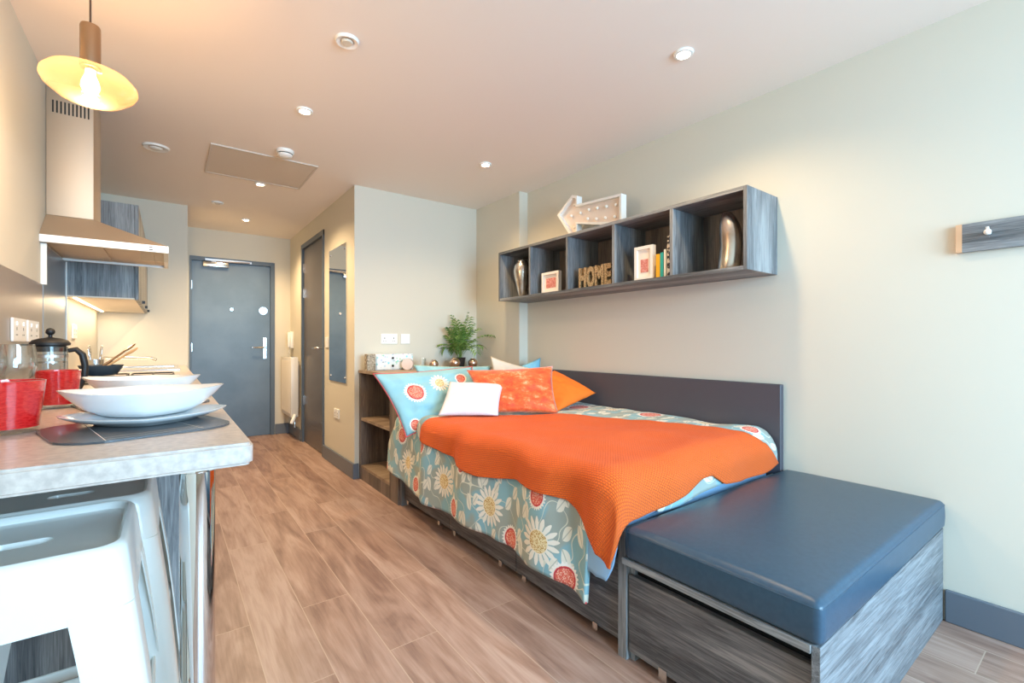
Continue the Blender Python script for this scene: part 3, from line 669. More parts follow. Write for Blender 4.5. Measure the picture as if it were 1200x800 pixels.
# cafetiere
cx, cy = -.348, 2.40
t = empty('cafetiere', (cx, cy, .90), 'glass cafetiere with black lid and handle behind the red tumblers', 'cafetiere')
bm = new(); lathe(bm, [(0,.906),(.045,.906),(.048,.91),(.048,1.085),(.050,1.09),(.0475,1.09),(.0465,.912),(0,.909)], cx, cy, 40); link('beaker', bm, M['glass'], t, smooth=50)
bm = new(); lathe(bm, [(0,.9005),(.05,.9005),(.052,.908),(.05,.915),(.049,.912),(0,.9055)], cx, cy, 40)
link('base_ring', bm, M['rubber'], t, smooth=50)
bm = new(); lathe(bm, [(.044,1.072),(.044,1.093),(.055,1.096),(.056,1.103),(.048,1.114),(.03,1.121),(.012,1.124),(.006,1.126),(.006,1.134),(0,1.134)], cx, cy, 40)
box(bm, cx-.075, cx-.045, cy-.014, cy+.014, 1.094, 1.101, bev=.003, seg=1); link('lid', bm, M['rubber'], t, smooth=50)
bm = new(); sphere(bm, (cx,cy,1.146), .0135); link('plunger_knob', bm, M['rubber'], t, smooth=60)
bm = new(); tube(bm, [(cx+.048,cy,1.075),(cx+.07,cy,1.08),(cx+.088,cy,1.06),(cx+.095,cy,1.02),(cx+.093,cy,.97),(cx+.08,cy,.935),(cx+.05,cy,.925)], [.008,.010,.011,.011,.010,.009,.007], 12); link('handle', bm, M['rubber'], t, smooth=60)
bm = new(); lathe(bm, [(.0492,1.05),(.0492,1.06)], cx, cy, 40); lathe(bm, [(.0492,.94),(.0492,.95)], cx, cy, 40); link('metal_band', bm, M['steel2'], t)
bm = new(); lathe(bm, [(.044,1.03),(.044,1.036),(0,1.036)], cx, cy, 32); tube(bm, [(cx,cy,1.036),(cx,cy,1.10)], .003, 8); link('filter_plate', bm, M['steel2'], t)

# ------------------------------------------------------------------ stools (pressed-steel bistro)
def stool(cx, cy, rot, zs=.75):
    t = empty('metal_stool', (0, 0, 0), 'x', 'stool', 'white metal bar stools')
    hw = .150
    def sq(h, r, n=6): return rr_poly(0, 0, 2*h, 2*h, r, 0, n)
    # seat: rim + sunken pan with slot
    bm = new()
    levels = [(hw+.0185,.028,zs-.112),(hw+.010,.032,zs-.03),(hw+.006,.036,zs-.008),(hw+.001,.036,zs-.001),(hw-.005,.034,zs+.001),(hw-.009,.032,zs-.003),(hw-.012,.030,zs-.012),(hw-.018,.026,zs-.014)]
    rings = [[bm.verts.new((x, y, z)) for x, y in sq(h, r)] for h, r, z in levels]
    n = len(rings[0])
    for a, b in zip(rings, rings[1:]):
        for k in range(n): bm.faces.new((a[k], a[(k+1)%n], b[(k+1)%n], b[k]))
    slot = [bm.verts.new((x, y, zs-.014)) for x, y in rr_poly(0, 0, .085, .034, .0169, 0, 6)]
    for k in range(n): bm.faces.new((rings[-1][k], rings[-1][(k+1)%n], slot[(k+1)%n], slot[k]))
    lo2 = [bm.verts.new((v.co.x*.9, v.co.y*.85, zs-.026)) for v in slot]
    for k in range(n): bm.faces.new((slot[k], slot[(k+1)%n], lo2[(k+1)%n], lo2[k]))
    seat = link('seat', bm, M['stool'], t, smooth=50)
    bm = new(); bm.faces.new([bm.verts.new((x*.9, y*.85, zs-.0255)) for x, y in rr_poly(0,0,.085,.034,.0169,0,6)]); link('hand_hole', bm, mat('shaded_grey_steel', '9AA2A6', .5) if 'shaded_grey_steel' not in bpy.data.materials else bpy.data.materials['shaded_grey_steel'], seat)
    # legs : tapering folded sheet angle, wide at the top
    fl = .068
    for sx in (-1, 1):
        for sy in (-1, 1):
            bm = new(); R = []
            for (z, w, f) in ((zs-.100,.086,.0078),(zs-.114,.086,.0097),(zs-.16,.084,.016),(zs-.25,.080,.028),(zs-.40,.068,.043),(.10,.050,.063),(0.0,.044,fl+.002)):
                h = hw + .010 + f; th = .003; rc = .02
                # L-shaped section with rounded outer corner
                o = []
                o.append((h-w, h)); 
                for a in (90, 60, 30, 0): o.append((h-rc+rc*math.cos(math.radians(a)), h-rc+rc*math.sin(math.radians(a))))
                o.append((h, h-w))
                inn = [(h-th, h-w)] + [(h-rc+(rc-th)*math.cos(math.radians(a)), h-rc+(rc-th)*math.sin(math.radians(a))) for a in (0,30,60,90)] + [(h-w, h-th)]
                R.append([bm.verts.new((sx*x, sy*y, z)) for x, y in o+inn])
            m_ = len(R[0])
            for a, b in zip(R, R[1:]):
                for k in range(m_): bm.faces.new((a[k], a[(k+1)%m_], b[(k+1)%m_], b[k]))
            bm.faces.new(R[0]); bm.faces.new(R[-1])
            lg = link('leg', bm, M['stool'], t, smooth=40)
            bm = new(); h = hw+.010+fl; box(bm, sx*(h-.040), sx*(h+.001), sy*(h-.040), sy*(h+.001), 0, .012); link('rubber_foot', bm, M['rubber'], lg)
    # foot rails
    for sgn in (-1, 1):
        h = hw+.045; bm = new(); box(bm, -h+.01, h-.01, sgn*h-.003*sgn, sgn*(h-.010), .365, .39, bev=.002, seg=1); link('foot_rail', bm, M['stool'], t)
        bm = new(); box(bm, sgn*h-.003*sgn, sgn*(h-.010), -h+.01, h-.01, .365, .39, bev=.002, seg=1); link('foot_rail', bm, M['stool'], t)
    t.location = (cx, cy, 0); t.rotation_euler = (0, 0, rot)
    return t
s1 = stool(-.213, 1.205, .0)
s1['label'] = 'white metal bar stool nearest the camera, partly out from the worktop'
s2 = copy_tree(s1); s2.location = (-.185, 1.53, 0); s2['label'] = 'white metal bar stool tucked behind the nearest one under the worktop'

# ------------------------------------------------------------------ bed
BX = 1.28
t = empty('storage_bed', (1.88, 2.0, 0), 'driftwood storage bed frame along the right wall', 'bed')
boxo('foot_panel', M['drift_z'], t, BX, 2.453, 1.05, 1.085, 0, .445)
boxo('head_post', M['drift_z'], t, BX-.005, BX+.06, 2.96, 2.985, 0, .40)
boxo('base_deck', M['drift_y'], t, BX+.02, 2.453, 1.085, 2.96, .31, .34)
boxo('back_rail', M['drift_y'], t, 2.43, 2.453, 1.085, 2.96, .05, .31)
boxo('recessed_plinth', M['black'], t, BX+.08, 2.44, 1.085, 2.96, 0, .06)
for k, (y0, y1) in enumerate(((1.09, 1.70), (1.705, 2.33), (2.335, 2.955))):
    dr = boxo('drawer_front', M['drift_dark'], t, BX+.015, BX+.033, y0, y1, .045, .335)
    for yy in (y0+.10, y1-.08):
        boxo('castor_bracket', M['steel2'], dr, BX+.006, BX+.016, yy, yy+.025, .03, .055)
hb = boxo('headboard', M['headboard'], None, 2.455, XR-.0005, 1.045, 3.09, .0, .897, bev=.003, seg=1)
tag(hb, 'long dark charcoal headboard panel on the right wall beside the bed', 'headboard')
bm = new(); box(bm, 1.275, 2.45, 1.095, 2.955, .342, .565, bev=.05, seg=5); tag(link('mattress', bm, M['sheet'], smooth=60), 'mattress in pale blue sheet under the floral duvet', 'mattress')

# cloth surface ------------------------------------------------------
RB = .07
def bend(p, edge, r, flare=0.):
    if p >= edge + r: return p, 0.
    d = edge + r - p; an = d / r
    if an < PI/2: return edge + r - r*math.sin(an), r*(1-math.cos(an))
    e = d - r*PI/2
    return edge - flare*e, r + e*math.sqrt(1-flare*flare)
XF, YE = 1.265, 1.075
def surf(a, b, off=0., wr=1.0):
    """a runs along the bed (Y), b across it (X); both roll over the edges"""
    y, dy = bend(a, YE-off*1.0, .11, .02); x, dx = bend(b, XF-off, RB, .06)
    top = .612 + .030*min(1, max(0, (x-XF)/1.1)) + off
    nz = noise.noise(Vector((a*3.2, b*3.2, 3.1)))*.016 + noise.noise(Vector((a*8, b*8, 1.7)))*.006
    z = top - dx - dy + (nz*wr if dx < .05 and dy < .05 else nz*wr*.3)
    if b < XF+RB:   # drape ripples along the front
        e = min(1, max(0, (XF+RB-b)/.25))
        x += -e*wr*(.016*math.sin(a*13+1.1) + .012*noise.noise(Vector((a*9, 5, b*1.5)))*2) - .01*e
    if a < YE+.11 and dy > 0.02:
        y += -.006*math.sin(b*17)*wr
    return Vector((x, y, z))
def lerp_list(tab, x):
    if x <= tab[0][0]: return tab[0][1]
    for (x0, y0), (x1, y1) in zip(tab, tab[1:]):
        if x <= x1: 
            f = (x-x0)/(x1-x0); return y0+(y1-y0)*f
    return tab[-1][1]
def cloth(name, material, param, nu, nv, off, wr, thick, parent=None, mats=None):
    bm = new(); uvl = bm.loops.layers.uv.new('UVMap'); G = []
    for i in range(nu+1):
        row = []
        for j in range(nv+1):
            a, b = param(i/nu, j/nv); v = bm.verts.new(surf(a, b, off, wr)); row.append((v, (a, b)))
        G.append(row)
    for i in range(nu):
        for j in range(nv):
            q = (G[i][j], G[i+1][j], G[i+1][j+1], G[i][j+1]); f = bm.faces.new([w[0] for w in q]); f.smooth = True
            for lp, w in zip(f.loops, q): lp[uvl].uv = w[1]
    o = link(name, bm, material, parent, mats=mats)
    for p in o.data.polygons: p.use_smooth = True
    md = o.modifiers.new('thickness', 'SOLIDIFY'); md.thickness = thick; md.offset = 0
    if mats: md.material_offset = 1
    return o
HEM = [(1.15,.815),(1.19,.80),(1.30,.825),(1.55,.845),(1.88,.845),(2.15,.835),(2.43,.815),(2.75,.85),(3.0,.89)]
def duvet_param(u, v):
    # v: 0 at wall -> 1 hem ; u: 0 near end -> 1 bed head
    a_hi = 2.965 + (.09*min(1, max(0, v-.78)/.1))
    b0 = 2.435
    btop = XF+RB
    if v < .68: b = b0 + (btop-b0)*(v/.68); e = 0
    else: e = (v-.68)/.32; b = None
    # near end limit
    alim = .955 + (0.11*math.sin(v*9)*.12)
    if v > .60: alim = .955 + min(1, (v-.60)/.14)*.235
    a = alim + (a_hi-alim)*(u**1.0)
    if b is None: b = btop + (lerp_list(HEM, a)-btop)*e
    return a, b
dv = cloth('duvet', M['duvet'], duvet_param, 150, 110, .018, 1.0, .018, mats=[M['duvet'], M['sheet']])
tag(dv, 'teal floral duvet with daisies spread over the bed and hanging down its side', 'duvet')
# coral piping along the hem
pts = []
for i in range(0, 81):
    a, b = duvet_param(i/80, 1.0); pts.append(surf(a, b, .018, 1.0))
bm = new(); tube(bm, pts, .0045, 6); link('hem_piping', bm, M['piping'], dv, smooth=60)
# folded-under pale corner at the near end
def under_param(u, v):
    a = 1.20 - .22*u*(1 if v > .5 else 1); b = 1.60 + (.945-1.60)*v
    a = 1.20 - (.235-.12*max(0, v-.6)/.4)*u
    b = b + .07*max(0, u-.5)*max(0, v-.5)*2
    return a, b
uc = cloth('reverse_side', M['sheet'], under_param, 24, 40, .006, .3, .008, parent=dv)
uc['label'] = 'pale blue reverse side of the duvet'

# throw
def poly_eval(pts, s):
    L = [0]
    for p, q in zip(pts, pts[1:]): L.append(L[-1]+math.dist(p, q))
    d = s*L[-1]
    for k in range(len(pts)-1):
        if d <= L[k+1] or k == len(pts)-2:
            f = (d-L[k])/(L[k+1]-L[k]); return (pts[k][0]+(pts[k+1][0]-pts[k][0])*f, pts[k][1]+(pts[k+1][1]-pts[k][1])*f)
S_front = [(2.55,1.145),(2.38,1.12),(2.178,1.105),(1.98,1.075),(1.882,1.07),(1.74,1.09),(1.607,1.115),(1.48,1.11),(1.381,1.115),(1.30,1.11),(1.25,1.08),(1.20,1.045),(1.15,1.01),(1.115,.985)]
S_wall = [(2.46,1.58),(2.32,1.72),(2.18,1.84),(2.03,1.95),(1.88,2.05),(1.68,2.14),(1.47,2.20),(1.32,2.22),(1.18,2.24),(1.08,2.28),(1.0,2.34),(.925,2.42)]
S_far = [(2.55,1.145),(2.54,1.27),(2.51,1.45),(2.46,1.58)]
S_end = [(1.115,.985),(1.03,1.01),(.965,1.08),(.925,1.20),(.92,1.35),(.93,1.50),(.945,1.63),(.975,1.75),(.975,1.82),(.925,1.90),(.905,2.05),(.90,2.25),(.925,2.41)]
def coons(u, v):
    # u: 0 far -> 1 near ; v: 0 front -> 1 wall
    f0, f1 = poly_eval(S_front, u), poly_eval(S_wall, u); e0, e1 = poly_eval(S_far, v), poly_eval(S_end, v)
    c00, c10, c01, c11 = S_front[0], S_front[-1], S_wall[0], S_wall[-1]
    return tuple((1-v)*f0[i]+v*f1[i]+(1-u)*e0[i]+u*e1[i]-((1-u)*(1-v)*c00[i]+u*(1-v)*c10[i]+(1-u)*v*c01[i]+u*v*c11[i]) for i in (0,1))
th = cloth('throw_blanket', M['throw'], coons, 170, 110, .036, 1.0, .008)
tag(th, 'bright orange knitted throw draped diagonally over the duvet', 'throw')

# pillows
def pillow(name, cs, T_, material, lb, cat, group=None, size=(.5,.5), n=30, pinch=.07, puff=.5, piping=None, wr=.008, seed=0):
    """cs: four corners BL, BR, TR, TL"""
    BL, BR, TR, TL = [Vector(c) for c in cs]
    N = ((BR-BL).cross(TL-BL)).normalized()
    bm = new(); uvl = bm.loops.layers.uv.new('UVMap'); layers = []
    for side in (1, -1):
        G = []
        for i in range(n+1):
            row = []
            for j in range(n+1):
                u, v = 2*i/n-1, 2*j/n-1
                uu = u*(1-pinch*(1-v*v)); vv = v*(1-pinch*(1-u*u))
                s, q = (uu+1)/2, (vv+1)/2
                p = BL*(1-s)*(1-q)+BR*s*(1-q)+TR*s*q+TL*(1-s)*q
                h = T_/2*max(0, (1-u**2)*(1-v**2))**puff
                h *= 1 + .25*noise.noise(Vector((u*2.2+seed, v*2.2, seed)))
                edge = (i in (0,n)) or (j in (0,n))
                p = p + N*h*side + (Vector((0,0,0)) if edge else N*wr*noise.noise(Vector((u*5, v*5, seed+4)))*(1-u**4)*(1-v**4))
                if edge and side == -1: row.append(layers[0][i][j])
                else: row.append((bm.verts.new(p), ((u+1)/2*size[0], (v+1)/2*size[1])))
            G.append(row)
        layers.append(G)
        for i in range(n):
            for j in range(n):
                qd = (G[i][j], G[i+1][j], G[i+1][j+1], G[i][j+1])
                try: f = bm.faces.new([w[0] for w in (qd if side == 1 else qd[::-1])])
                except ValueError: continue
                f.smooth = True
                mp_ = {w[0]: w[1] for w in qd}
                for lp in f.loops: lp[uvl].uv = mp_[lp.vert]
    ring = [layers[0][i][0][0].co.copy() for i in range(n+1)] + [layers[0][n][j][0].co.copy() for j in range(1,n+1)] + [layers[0][i][n][0].co.copy() for i in range(n-1,-1,-1)] + [layers[0][0][j][0].co.copy() for j in range(n-1,-1,-1)]
    o = link(name, bm, material)
    for p in o.data.polygons: p.use_smooth = True
    tag(o, lb, cat, group)
    if piping:
        bm = new(); tube(bm, ring, .003, 6); link('piping', bm, piping, o, smooth=60)
    return o
pillow('bed_pillow', [(1.176,2.66,.529),(1.70,2.60,.66),(1.80,2.90,.935),(1.047,2.88,.912)], .12, M['pcase'],
       'blue pillow with big coral and white flowers, frontmost against the shelf unit', 'pillow', size=(.75,.5), piping=M['piping'], seed=1, wr=.02)
pillow('bed_pillow', [(1.42,2.88,.66),(2.02,2.88,.66),(2.0,2.955,.932),(1.36,2.96,.958)], .05, M['pcase2'],
       'pale teal pillow behind the flowered pillow, in front of the palm', 'pillow', size=(.75,.5), seed=2, wr=.012)
pillow('bed_pillow', [(1.93,2.80,.66),(2.36,2.66,.66),(2.30,2.80,.905),(1.962,2.90,1.008)], .09, M['cream'],
       'cream pillow with pointed corner behind the orange velvet cushion', 'pillow', seed=3)
pillow('bed_pillow', [(2.08,2.95,.68),(2.41,2.83,.66),(2.425,2.86,.99),(2.12,2.97,.88)], .06, M['bluecot'],
       'sky blue pillow at the back corner against the headboard', 'pillow', seed=4, wr=.015)
pillow('scatter_cushion', [(1.308,2.50,.668),(1.60,2.28,.668),(1.753,2.44,.842),(1.467,2.64,.857)], .09, M['whitefur'],
       'small white plush cushion in front of the flowered pillow', 'cushion', seed=5, pinch=.05)
pillow('scatter_cushion', [(1.60,2.46,.66),(1.98,2.16,.66),(2.085,2.33,.953),(1.60,2.65,.927)], .10, M['velvet'],
       'orange velvet cushion with pale speckled pattern, in front of the plain orange one', 'cushion', seed=6)
pillow('scatter_cushion', [(2.03,2.22,.665),(2.41,2.24,.757),(2.36,2.62,.90),(1.98,2.60,.80)], .12, M['orange'],
       'plain bright orange cushion leaning on the headboard', 'cushion', seed=7, pinch=.05)

# ------------------------------------------------------------------ bedside shelf unit
UX0, UX1, UY0, UY1, UZ = 1.262, 2.395, 2.99, 3.785, .888
t = empty('bedside_shelf_unit', (1.83, 3.39, 0), 'driftwood bedside shelf unit with open cubbies between bed and back wall', 'shelf unit')
boxo('top_board', M['drift_tan'], t, UX0-.008, UX1, UY0, UY1, UZ-.022, UZ)
boxo('side_panel', M['drift_side'], t, UX0, UX0+.35, UY1-.035, UY1, 0, UZ-.0225)
boxo('side_panel', M['drift_side'], t, UX0, UX0+.35, UY0, UY0+.15, 0, UZ-.0225)
boxo('back_panel', M['drift_side'], t, UX0+.35, UX1, UY0, UY1, 0, UZ-.0225)
for z in (.115, .50): boxo('shelf_board', M['drift_tan'], t, UX0+.004, UX0+.35, UY0+.1501, UY1-.0351, z-.02, z)
boxo('kick_board', M['drift_side'], t, UX0+.002, UX0+.02, UY0+.1501, UY1-.0351, 0, .0945)
TZ = UZ
# things on it
bm = new(); box(bm, 1.262, 1.332, 3.60, 3.66, TZ+.0005, TZ+.132, bev=.003, seg=1); tag(link('carved_block', bm, M['carved'], smooth=35), 'upright carved stone-look block at the left end of the bedside unit', 'ornament')
t = empty('trinket_drawers', (1.50, 3.66, TZ), 'small blue and white patterned two-drawer trinket box', 'drawer box')
boxo('carcass', M['pattern'], t, 1.345, 1.665, 3.632, 3.775, TZ+.0005, TZ+.130)
for z in (0, 1):
    dr = boxo('drawer', M['pattern'], t, 1.35, 1.66, 3.624, 3.6318, TZ+.005+z*.064, TZ+.062+z*.064)
    bm = new(); sphere(bm, (1.482, 3.615, TZ+.034+z*.064), .0095); link('knob', bm, M['rubber'], dr, smooth=60)
t = empty('candle_holder', (1.60, 3.58, TZ), 'pale pink round disc ornament in front of the trinket box', 'ornament')
bm = new(); tube(bm, [(1.575,3.545,TZ+.046),(1.595,3.575,TZ+.046)], .0455, 36); link('disc', bm, M['pink'], t, smooth=50)
bm = new(); tube(bm, [(1.598,3.578,TZ+.046),(1.604,3.587,TZ+.046)], .0465, 36); link('copper_rim', bm, M['copper'], t, smooth=50)
t = empty('glass_candle', (1.745, 3.60, TZ), 'ivory candle in a clear glass on the bedside unit', 'candle')
bm = new(); lathe(bm, [(0,TZ+.001),(.024,TZ+.001),(.025,TZ+.09),(.023,TZ+.09),(.022,TZ+.004),(0,TZ+.004)], 1.745, 3.60, 28); link('glass', bm, M['glass'], t, smooth=50)
bm = new(); lathe(bm, [(0,TZ+.005),(.016,TZ+.005),(.016,TZ+.095),(0,TZ+.097)], 1.735, 3.60, 24); link('wax', bm, M['candle'], t, smooth=50)
def ball(x, y, r, lb):
    t = empty('mirror_ball_tealight', (x, y, TZ), lb, 'candle holder', 'copper mirrored tealight balls')
    prof = [(0,.001),(r*.45,.001)] + [(r*math.cos(a), r*.93+r*math.sin(a)) for a in [(-60+20*k)*PI/180 for k in range(7)]] + [(r*.42, r*1.85),(r*.38,r*1.83),(0,r*1.2)]
    bm = new(); lathe(bm, [(a, TZ+b) for a, b in prof], x, y, 28); o = link('glass_ball', bm, M['copper'], t, smooth=60)
    bm = new(); lathe(bm, [(r*.40,TZ+r*1.84),(r*.45,TZ+r*1.9),(r*.46,TZ+r*1.84)], x, y, 28); link('rim', bm, M['brass'], t, smooth=60)
ball(1.845, 3.60, .040, 'copper mirrored tealight ball left of the palm, beside the candle')
ball(2.045, 3.585, .048, 'copper mirrored tealight ball directly left of the palm pot')
ball(2.225, 3.575, .043, 'copper mirrored tealight ball right of the palm pot')
# palm
t = empty('potted_palm', (2.14, 3.66, TZ), 'small green parlour palm in a dark pot on the bedside unit', 'potted plant')
bm = new(); lathe(bm, [(0,TZ+.001),(.038,TZ+.001),(.052,TZ+.085),(.055,TZ+.09),(.049,TZ+.09),(.047,TZ+.075),(0,TZ+.075)], 2.14, 3.66, 32); link('pot', bm, M['pot'], t, smooth=50)
bm = new(); lathe(bm, [(0,TZ+.078),(.046,TZ+.0765)], 2.14, 3.66, 24); link('soil', bm, M['soil'], t)
st = new(); lf = new(); rnd = random.Random(11)
for k in range(26):
    az = 2*PI*k/26 + rnd.uniform(-.25,.25); ln = rnd.uniform(.24,.42); lean = rnd.uniform(.25,1.15) if k % 3 else rnd.uniform(.05,.35)
    p = Vector((2.14+rnd.uniform(-.015,.015), 3.66+rnd.uniform(-.015,.015), TZ+.076)); el = PI/2 - lean*.35; pts = [p.copy()]
    for q in range(12):
        el -= lean*.09*(1+q*.12); d = Vector((math.cos(az)*math.cos(el), math.sin(az)*math.cos(el), math.sin(el))); p = p + d*ln/12
        if p.y > 3.775: p.y = 3.775
        pts.append(p.copy())
    tube(st, pts, [.0022-.0013*i/12 for i in range(13)], 5)
    for q in range(4, 13):
        base = pts[q]; d = (pts[q]-pts[q-1]).normalized(); side = d.cross(Vector((0,0,1)));
        if side.length < .1: side = Vector((math.sin(az), -math.cos(az), 0))
        side.normalize()
        for sg in (-1, 1):
            L_ = .075*math.sin(PI*(q-2.5)/11.5)+.02; dr = (side*sg*.85 + d*.65 + Vector((0,0,-.12))).normalized(); wv = d.cross(dr).cross(dr).normalized()*.0085
            tip = base+dr*L_+Vector((0,0,-.018)); mid = base+dr*L_*.45+Vector((0,0,.004))
            if tip.y > 3.783: tip.y = 3.783
            if tip.x > 2.39 and tip.y > 3.1: tip.x = 2.39
            V = [lf.verts.new(v) for v in (base, mid+wv, tip, mid-wv, mid+Vector((0,0,.002)))]
            lf.faces.new((V[0],V[1],V[4])); lf.faces.new((V[1],V[2],V[4])); lf.faces.new((V[2],V[3],V[4])); lf.faces.new((V[3],V[0],V[4]))
link('stems', st, M['stem'], t, smooth=60); link('foliage', lf, M['leafg'], t)

# ------------------------------------------------------------------ ottoman
OY0, OY1 = .447, 1.048
t = empty('ottoman_box', (1.88, .75, 0), 'driftwood storage ottoman box at the foot of the bed', 'ottoman')
boxo('end_panel', M['drift_x'], t, 1.262, 2.485, OY0, OY0+.02, 0, .365, bev=.001, seg=1)
boxo('back_side_panel', M['drift_z'], t, 1.30, 2.485, OY1-.02, OY1, 0, .344)
boxo('top_board', M['drift_y'], t, 1.255, 2.485, OY0+.0201, OY1, .345, .365)
boxo('base_plinth', M['black'], t, 1.34, 2.47, OY0+.021, OY1-.021, 0, .05)
boxo('gap_shade_block', M['black'], t, 1.315, 2.47, OY0+.021, OY1-.021, .29, .344)  # solid black block fills the gap above the drawer; its shade is in the colour
dr = boxo('drawer', M['drift_dark'], t, 1.285, 1.31, OY0+.024, OY1-.006, .035, .300, bev=.001, seg=1)
for y in (OY1-.16, OY0+.12): boxo('castor_bracket', M['steel2'], dr, 1.28, 1.2849, y, y+.03, .015, .05)
# cushion
bm = new(); x0, x1, y0, y1, z0, z1 = 1.256, 2.487, OY0-.004, 1.035, .3665, .474
box(bm, x0, x1, y0, y1, z0, z1)
bmesh.ops.subdivide_edges(bm, edges=bm.edges, cuts=40, use_grid_fill=True)
rc = .016
for v in bm.verts:
    u = (v.co.x-x0)/(x1-x0)*2-1; w_ = (v.co.y-y0)/(y1-y0)*2-1; hz = (v.co.z-z0)/(z1-z0)
    # pull grid lines towards the edges so the rounding is smooth
    def pull(q): return math.copysign(abs(q)**.45, q)
    u2, w2, h2 = pull(u), pull(w_), pull(hz*2-1)
    p = Vector(((x0+x1)/2+u2*(x1-x0)/2, (y0+y1)/2+w2*(y1-y0)/2, (z0+z1)/2+h2*(z1-z0)/2))
    c = Vector((max(x0+rc, min(x1-rc, p.x)), max(y0+rc, min(y1-rc, p.y)), max(z0+rc, min(z1-rc, p.z))))
    d = p-c
    if d.length > 1e-7: p = c + d.normalized()*rc
    if hz > .5: p.z += .016*(max(0, 1-abs(u2)**4)**.6)*(max(0, 1-abs(w2)**4)**.6)
    bul = .004*max(0, 1-h2*h2)
    if abs(u2) > .995: p.x += math.copysign(bul, u2)
    if abs(w2) > .995: p.y += math.copysign(bul, w2)
    p.x = min(p.x, XR-.001); v.co = p
cu = link('seat_cushion', bm, M['leather'], smooth=60); tag(cu, 'slate blue leatherette seat cushion on the ottoman box', 'cushion')
bm = new(); pts = [(x,y,z1-.014) for x,y in rr_poly((x0+x1)/2,(y0+y1)/2,x1-x0+.003,y1-y0+.003,.016)]; pts.append(pts[0])
pts = [(min(p[0], XR-.004), p[1], p[2]) for p in pts]
tube(bm, pts, .0016, 6); link('seam_piping', bm, M['leather'], cu, smooth=60)

# ------------------------------------------------------------------ wall shelf
SX0, SX1, SY0, SY1, SZ0, SZ1 = 2.18, XR-.001, 1.075, 3.105, 1.452, 1.848
t = empty('wall_shelf', (2.34, 2.09, SZ0), 'long driftwood five-cubby shelf on the right wall above the bed', 'wall shelf')
th_ = .019
boxo('top_board', M['drift_y'], t, SX0, SX1, SY0+th_, SY1-th_, SZ1-th_, SZ1)
boxo('bottom_board', M['drift_y'], t, SX0, SX1, SY0+th_, SY1-th_, SZ0, SZ0+th_)
boxo('end_panel', M['drift_z'], t, SX0, SX1, SY0, SY0+th_, SZ0, SZ1, bev=.0008, seg=1)
boxo('end_panel', M['drift_z'], t, SX0, SX1, SY1-th_, SY1, SZ0, SZ1, bev=.0008, seg=1)
boxo('back_panel', M['drift_side'], t, SX1-.008, SX1, SY0+th_, SY1-th_, SZ0+th_, SZ1-th_)
for y in (1.483, 1.888, 2.297, 2.70): boxo('divider', M['drift_z'], t, SX0+.001, SX1-.0081, y-th_/2, y+th_/2, SZ0+th_+.0001, SZ1-th_-.0001)
FZ = SZ0+th_+.0004
# tall curved vase
def bent_vase(x, y, h, prof, bendf, lb, name, scx=1, scy=1, n=36):
    bm = new(); rings = []
    for (s, r) in prof:
        off = bendf(s); rings.append([bm.verts.new((x+scx*r*math.cos(2*PI*k/n), y+off+scy*r*math.sin(2*PI*k/n), FZ+h*s)) for k in range(n)])
    for a, b in zip(rings, rings[1:]):
        for k in range(n): bm.faces.new((a[k], a[(k+1)%n], b[(k+1)%n], b[k]))
    bm.faces.new(rings[0]); bm.faces.new(rings[-1])
    tag(link(name, bm, M['silver'], smooth=60), lb, 'vase')
bent_vase(2.285, 1.235, .305, [(0,.050),(.03,.054),(.2,.055),(.4,.055),(.6,.055),(.75,.050),(.88,.038),(.96,.024),(1,.010)], lambda s: -.020*math.sin(PI*s)-.012+.010*s, 'silver curved crescent vase in the nearest cubby of the wall shelf', 'silver_vase', scx=.8)
bent_vase(2.265, 2.895, .29, [(0,.028),(.03,.03),(.2,.042),(.45,.060),(.7,.072),(.85,.066),(.94,.050),(.98,.040),(1,.040)], lambda s: 0, 'silver shouldered vase in the farthest cubby of the wall shelf', 'silver_vase')
# frames
def frame(y0, y1, x, h, lean, lb, portrait=False, rot=0):
    t = empty('photo_frame', (x, (y0+y1)/2, FZ), lb, 'picture frame', 'white box frames on the wall shelf')
    w = y1-y0; d = .03; fwid = .018
    def fin(name, bm, m, par):
        o = link(name, bm, m, par); return o
    bm = new(); ya, yb = y0, y1
    for a in ((ya,yb,0,fwid),(ya,yb,h-fwid,h),(ya,ya+fwid,fwid+.0001,h-fwid-.0001),(yb-fwid,yb,fwid+.0001,h-fwid-.0001)): box(bm, x, x+d, a[0], a[1], FZ+a[2], FZ+a[3])
    fin('frame_moulding', bm, M['fr_white'], t)
    bm = new(); box(bm, x+.012, x+.016, ya+fwid, yb-fwid, FZ+fwid, FZ+h-fwid); bk = fin('backing', bm, M['paper'], t)
    iw = w-2*fwid; bm = new()
    if portrait: box(bm, x+.0105, x+.0119, ya+fwid+iw*.22, yb-fwid-iw*.22, FZ+h*.24, FZ+h*.62)
    else: box(bm, x+.0105, x+.0119, ya+fwid+iw*.15, yb-fwid-iw*.15, FZ+h*.26, FZ+h*.72)
    fin('print', bm, M['print'], t)
    t.rotation_euler = (0, 0, rot)
    return t
frame(2.44, 2.625, 2.235, .155, 0, 'small white landscape frame with red print, left of the gold letters', rot=0)
frame(1.635, 1.765, 2.225, .20, 0, 'white portrait frame with pale red drawing, left of the books', True, rot=0)
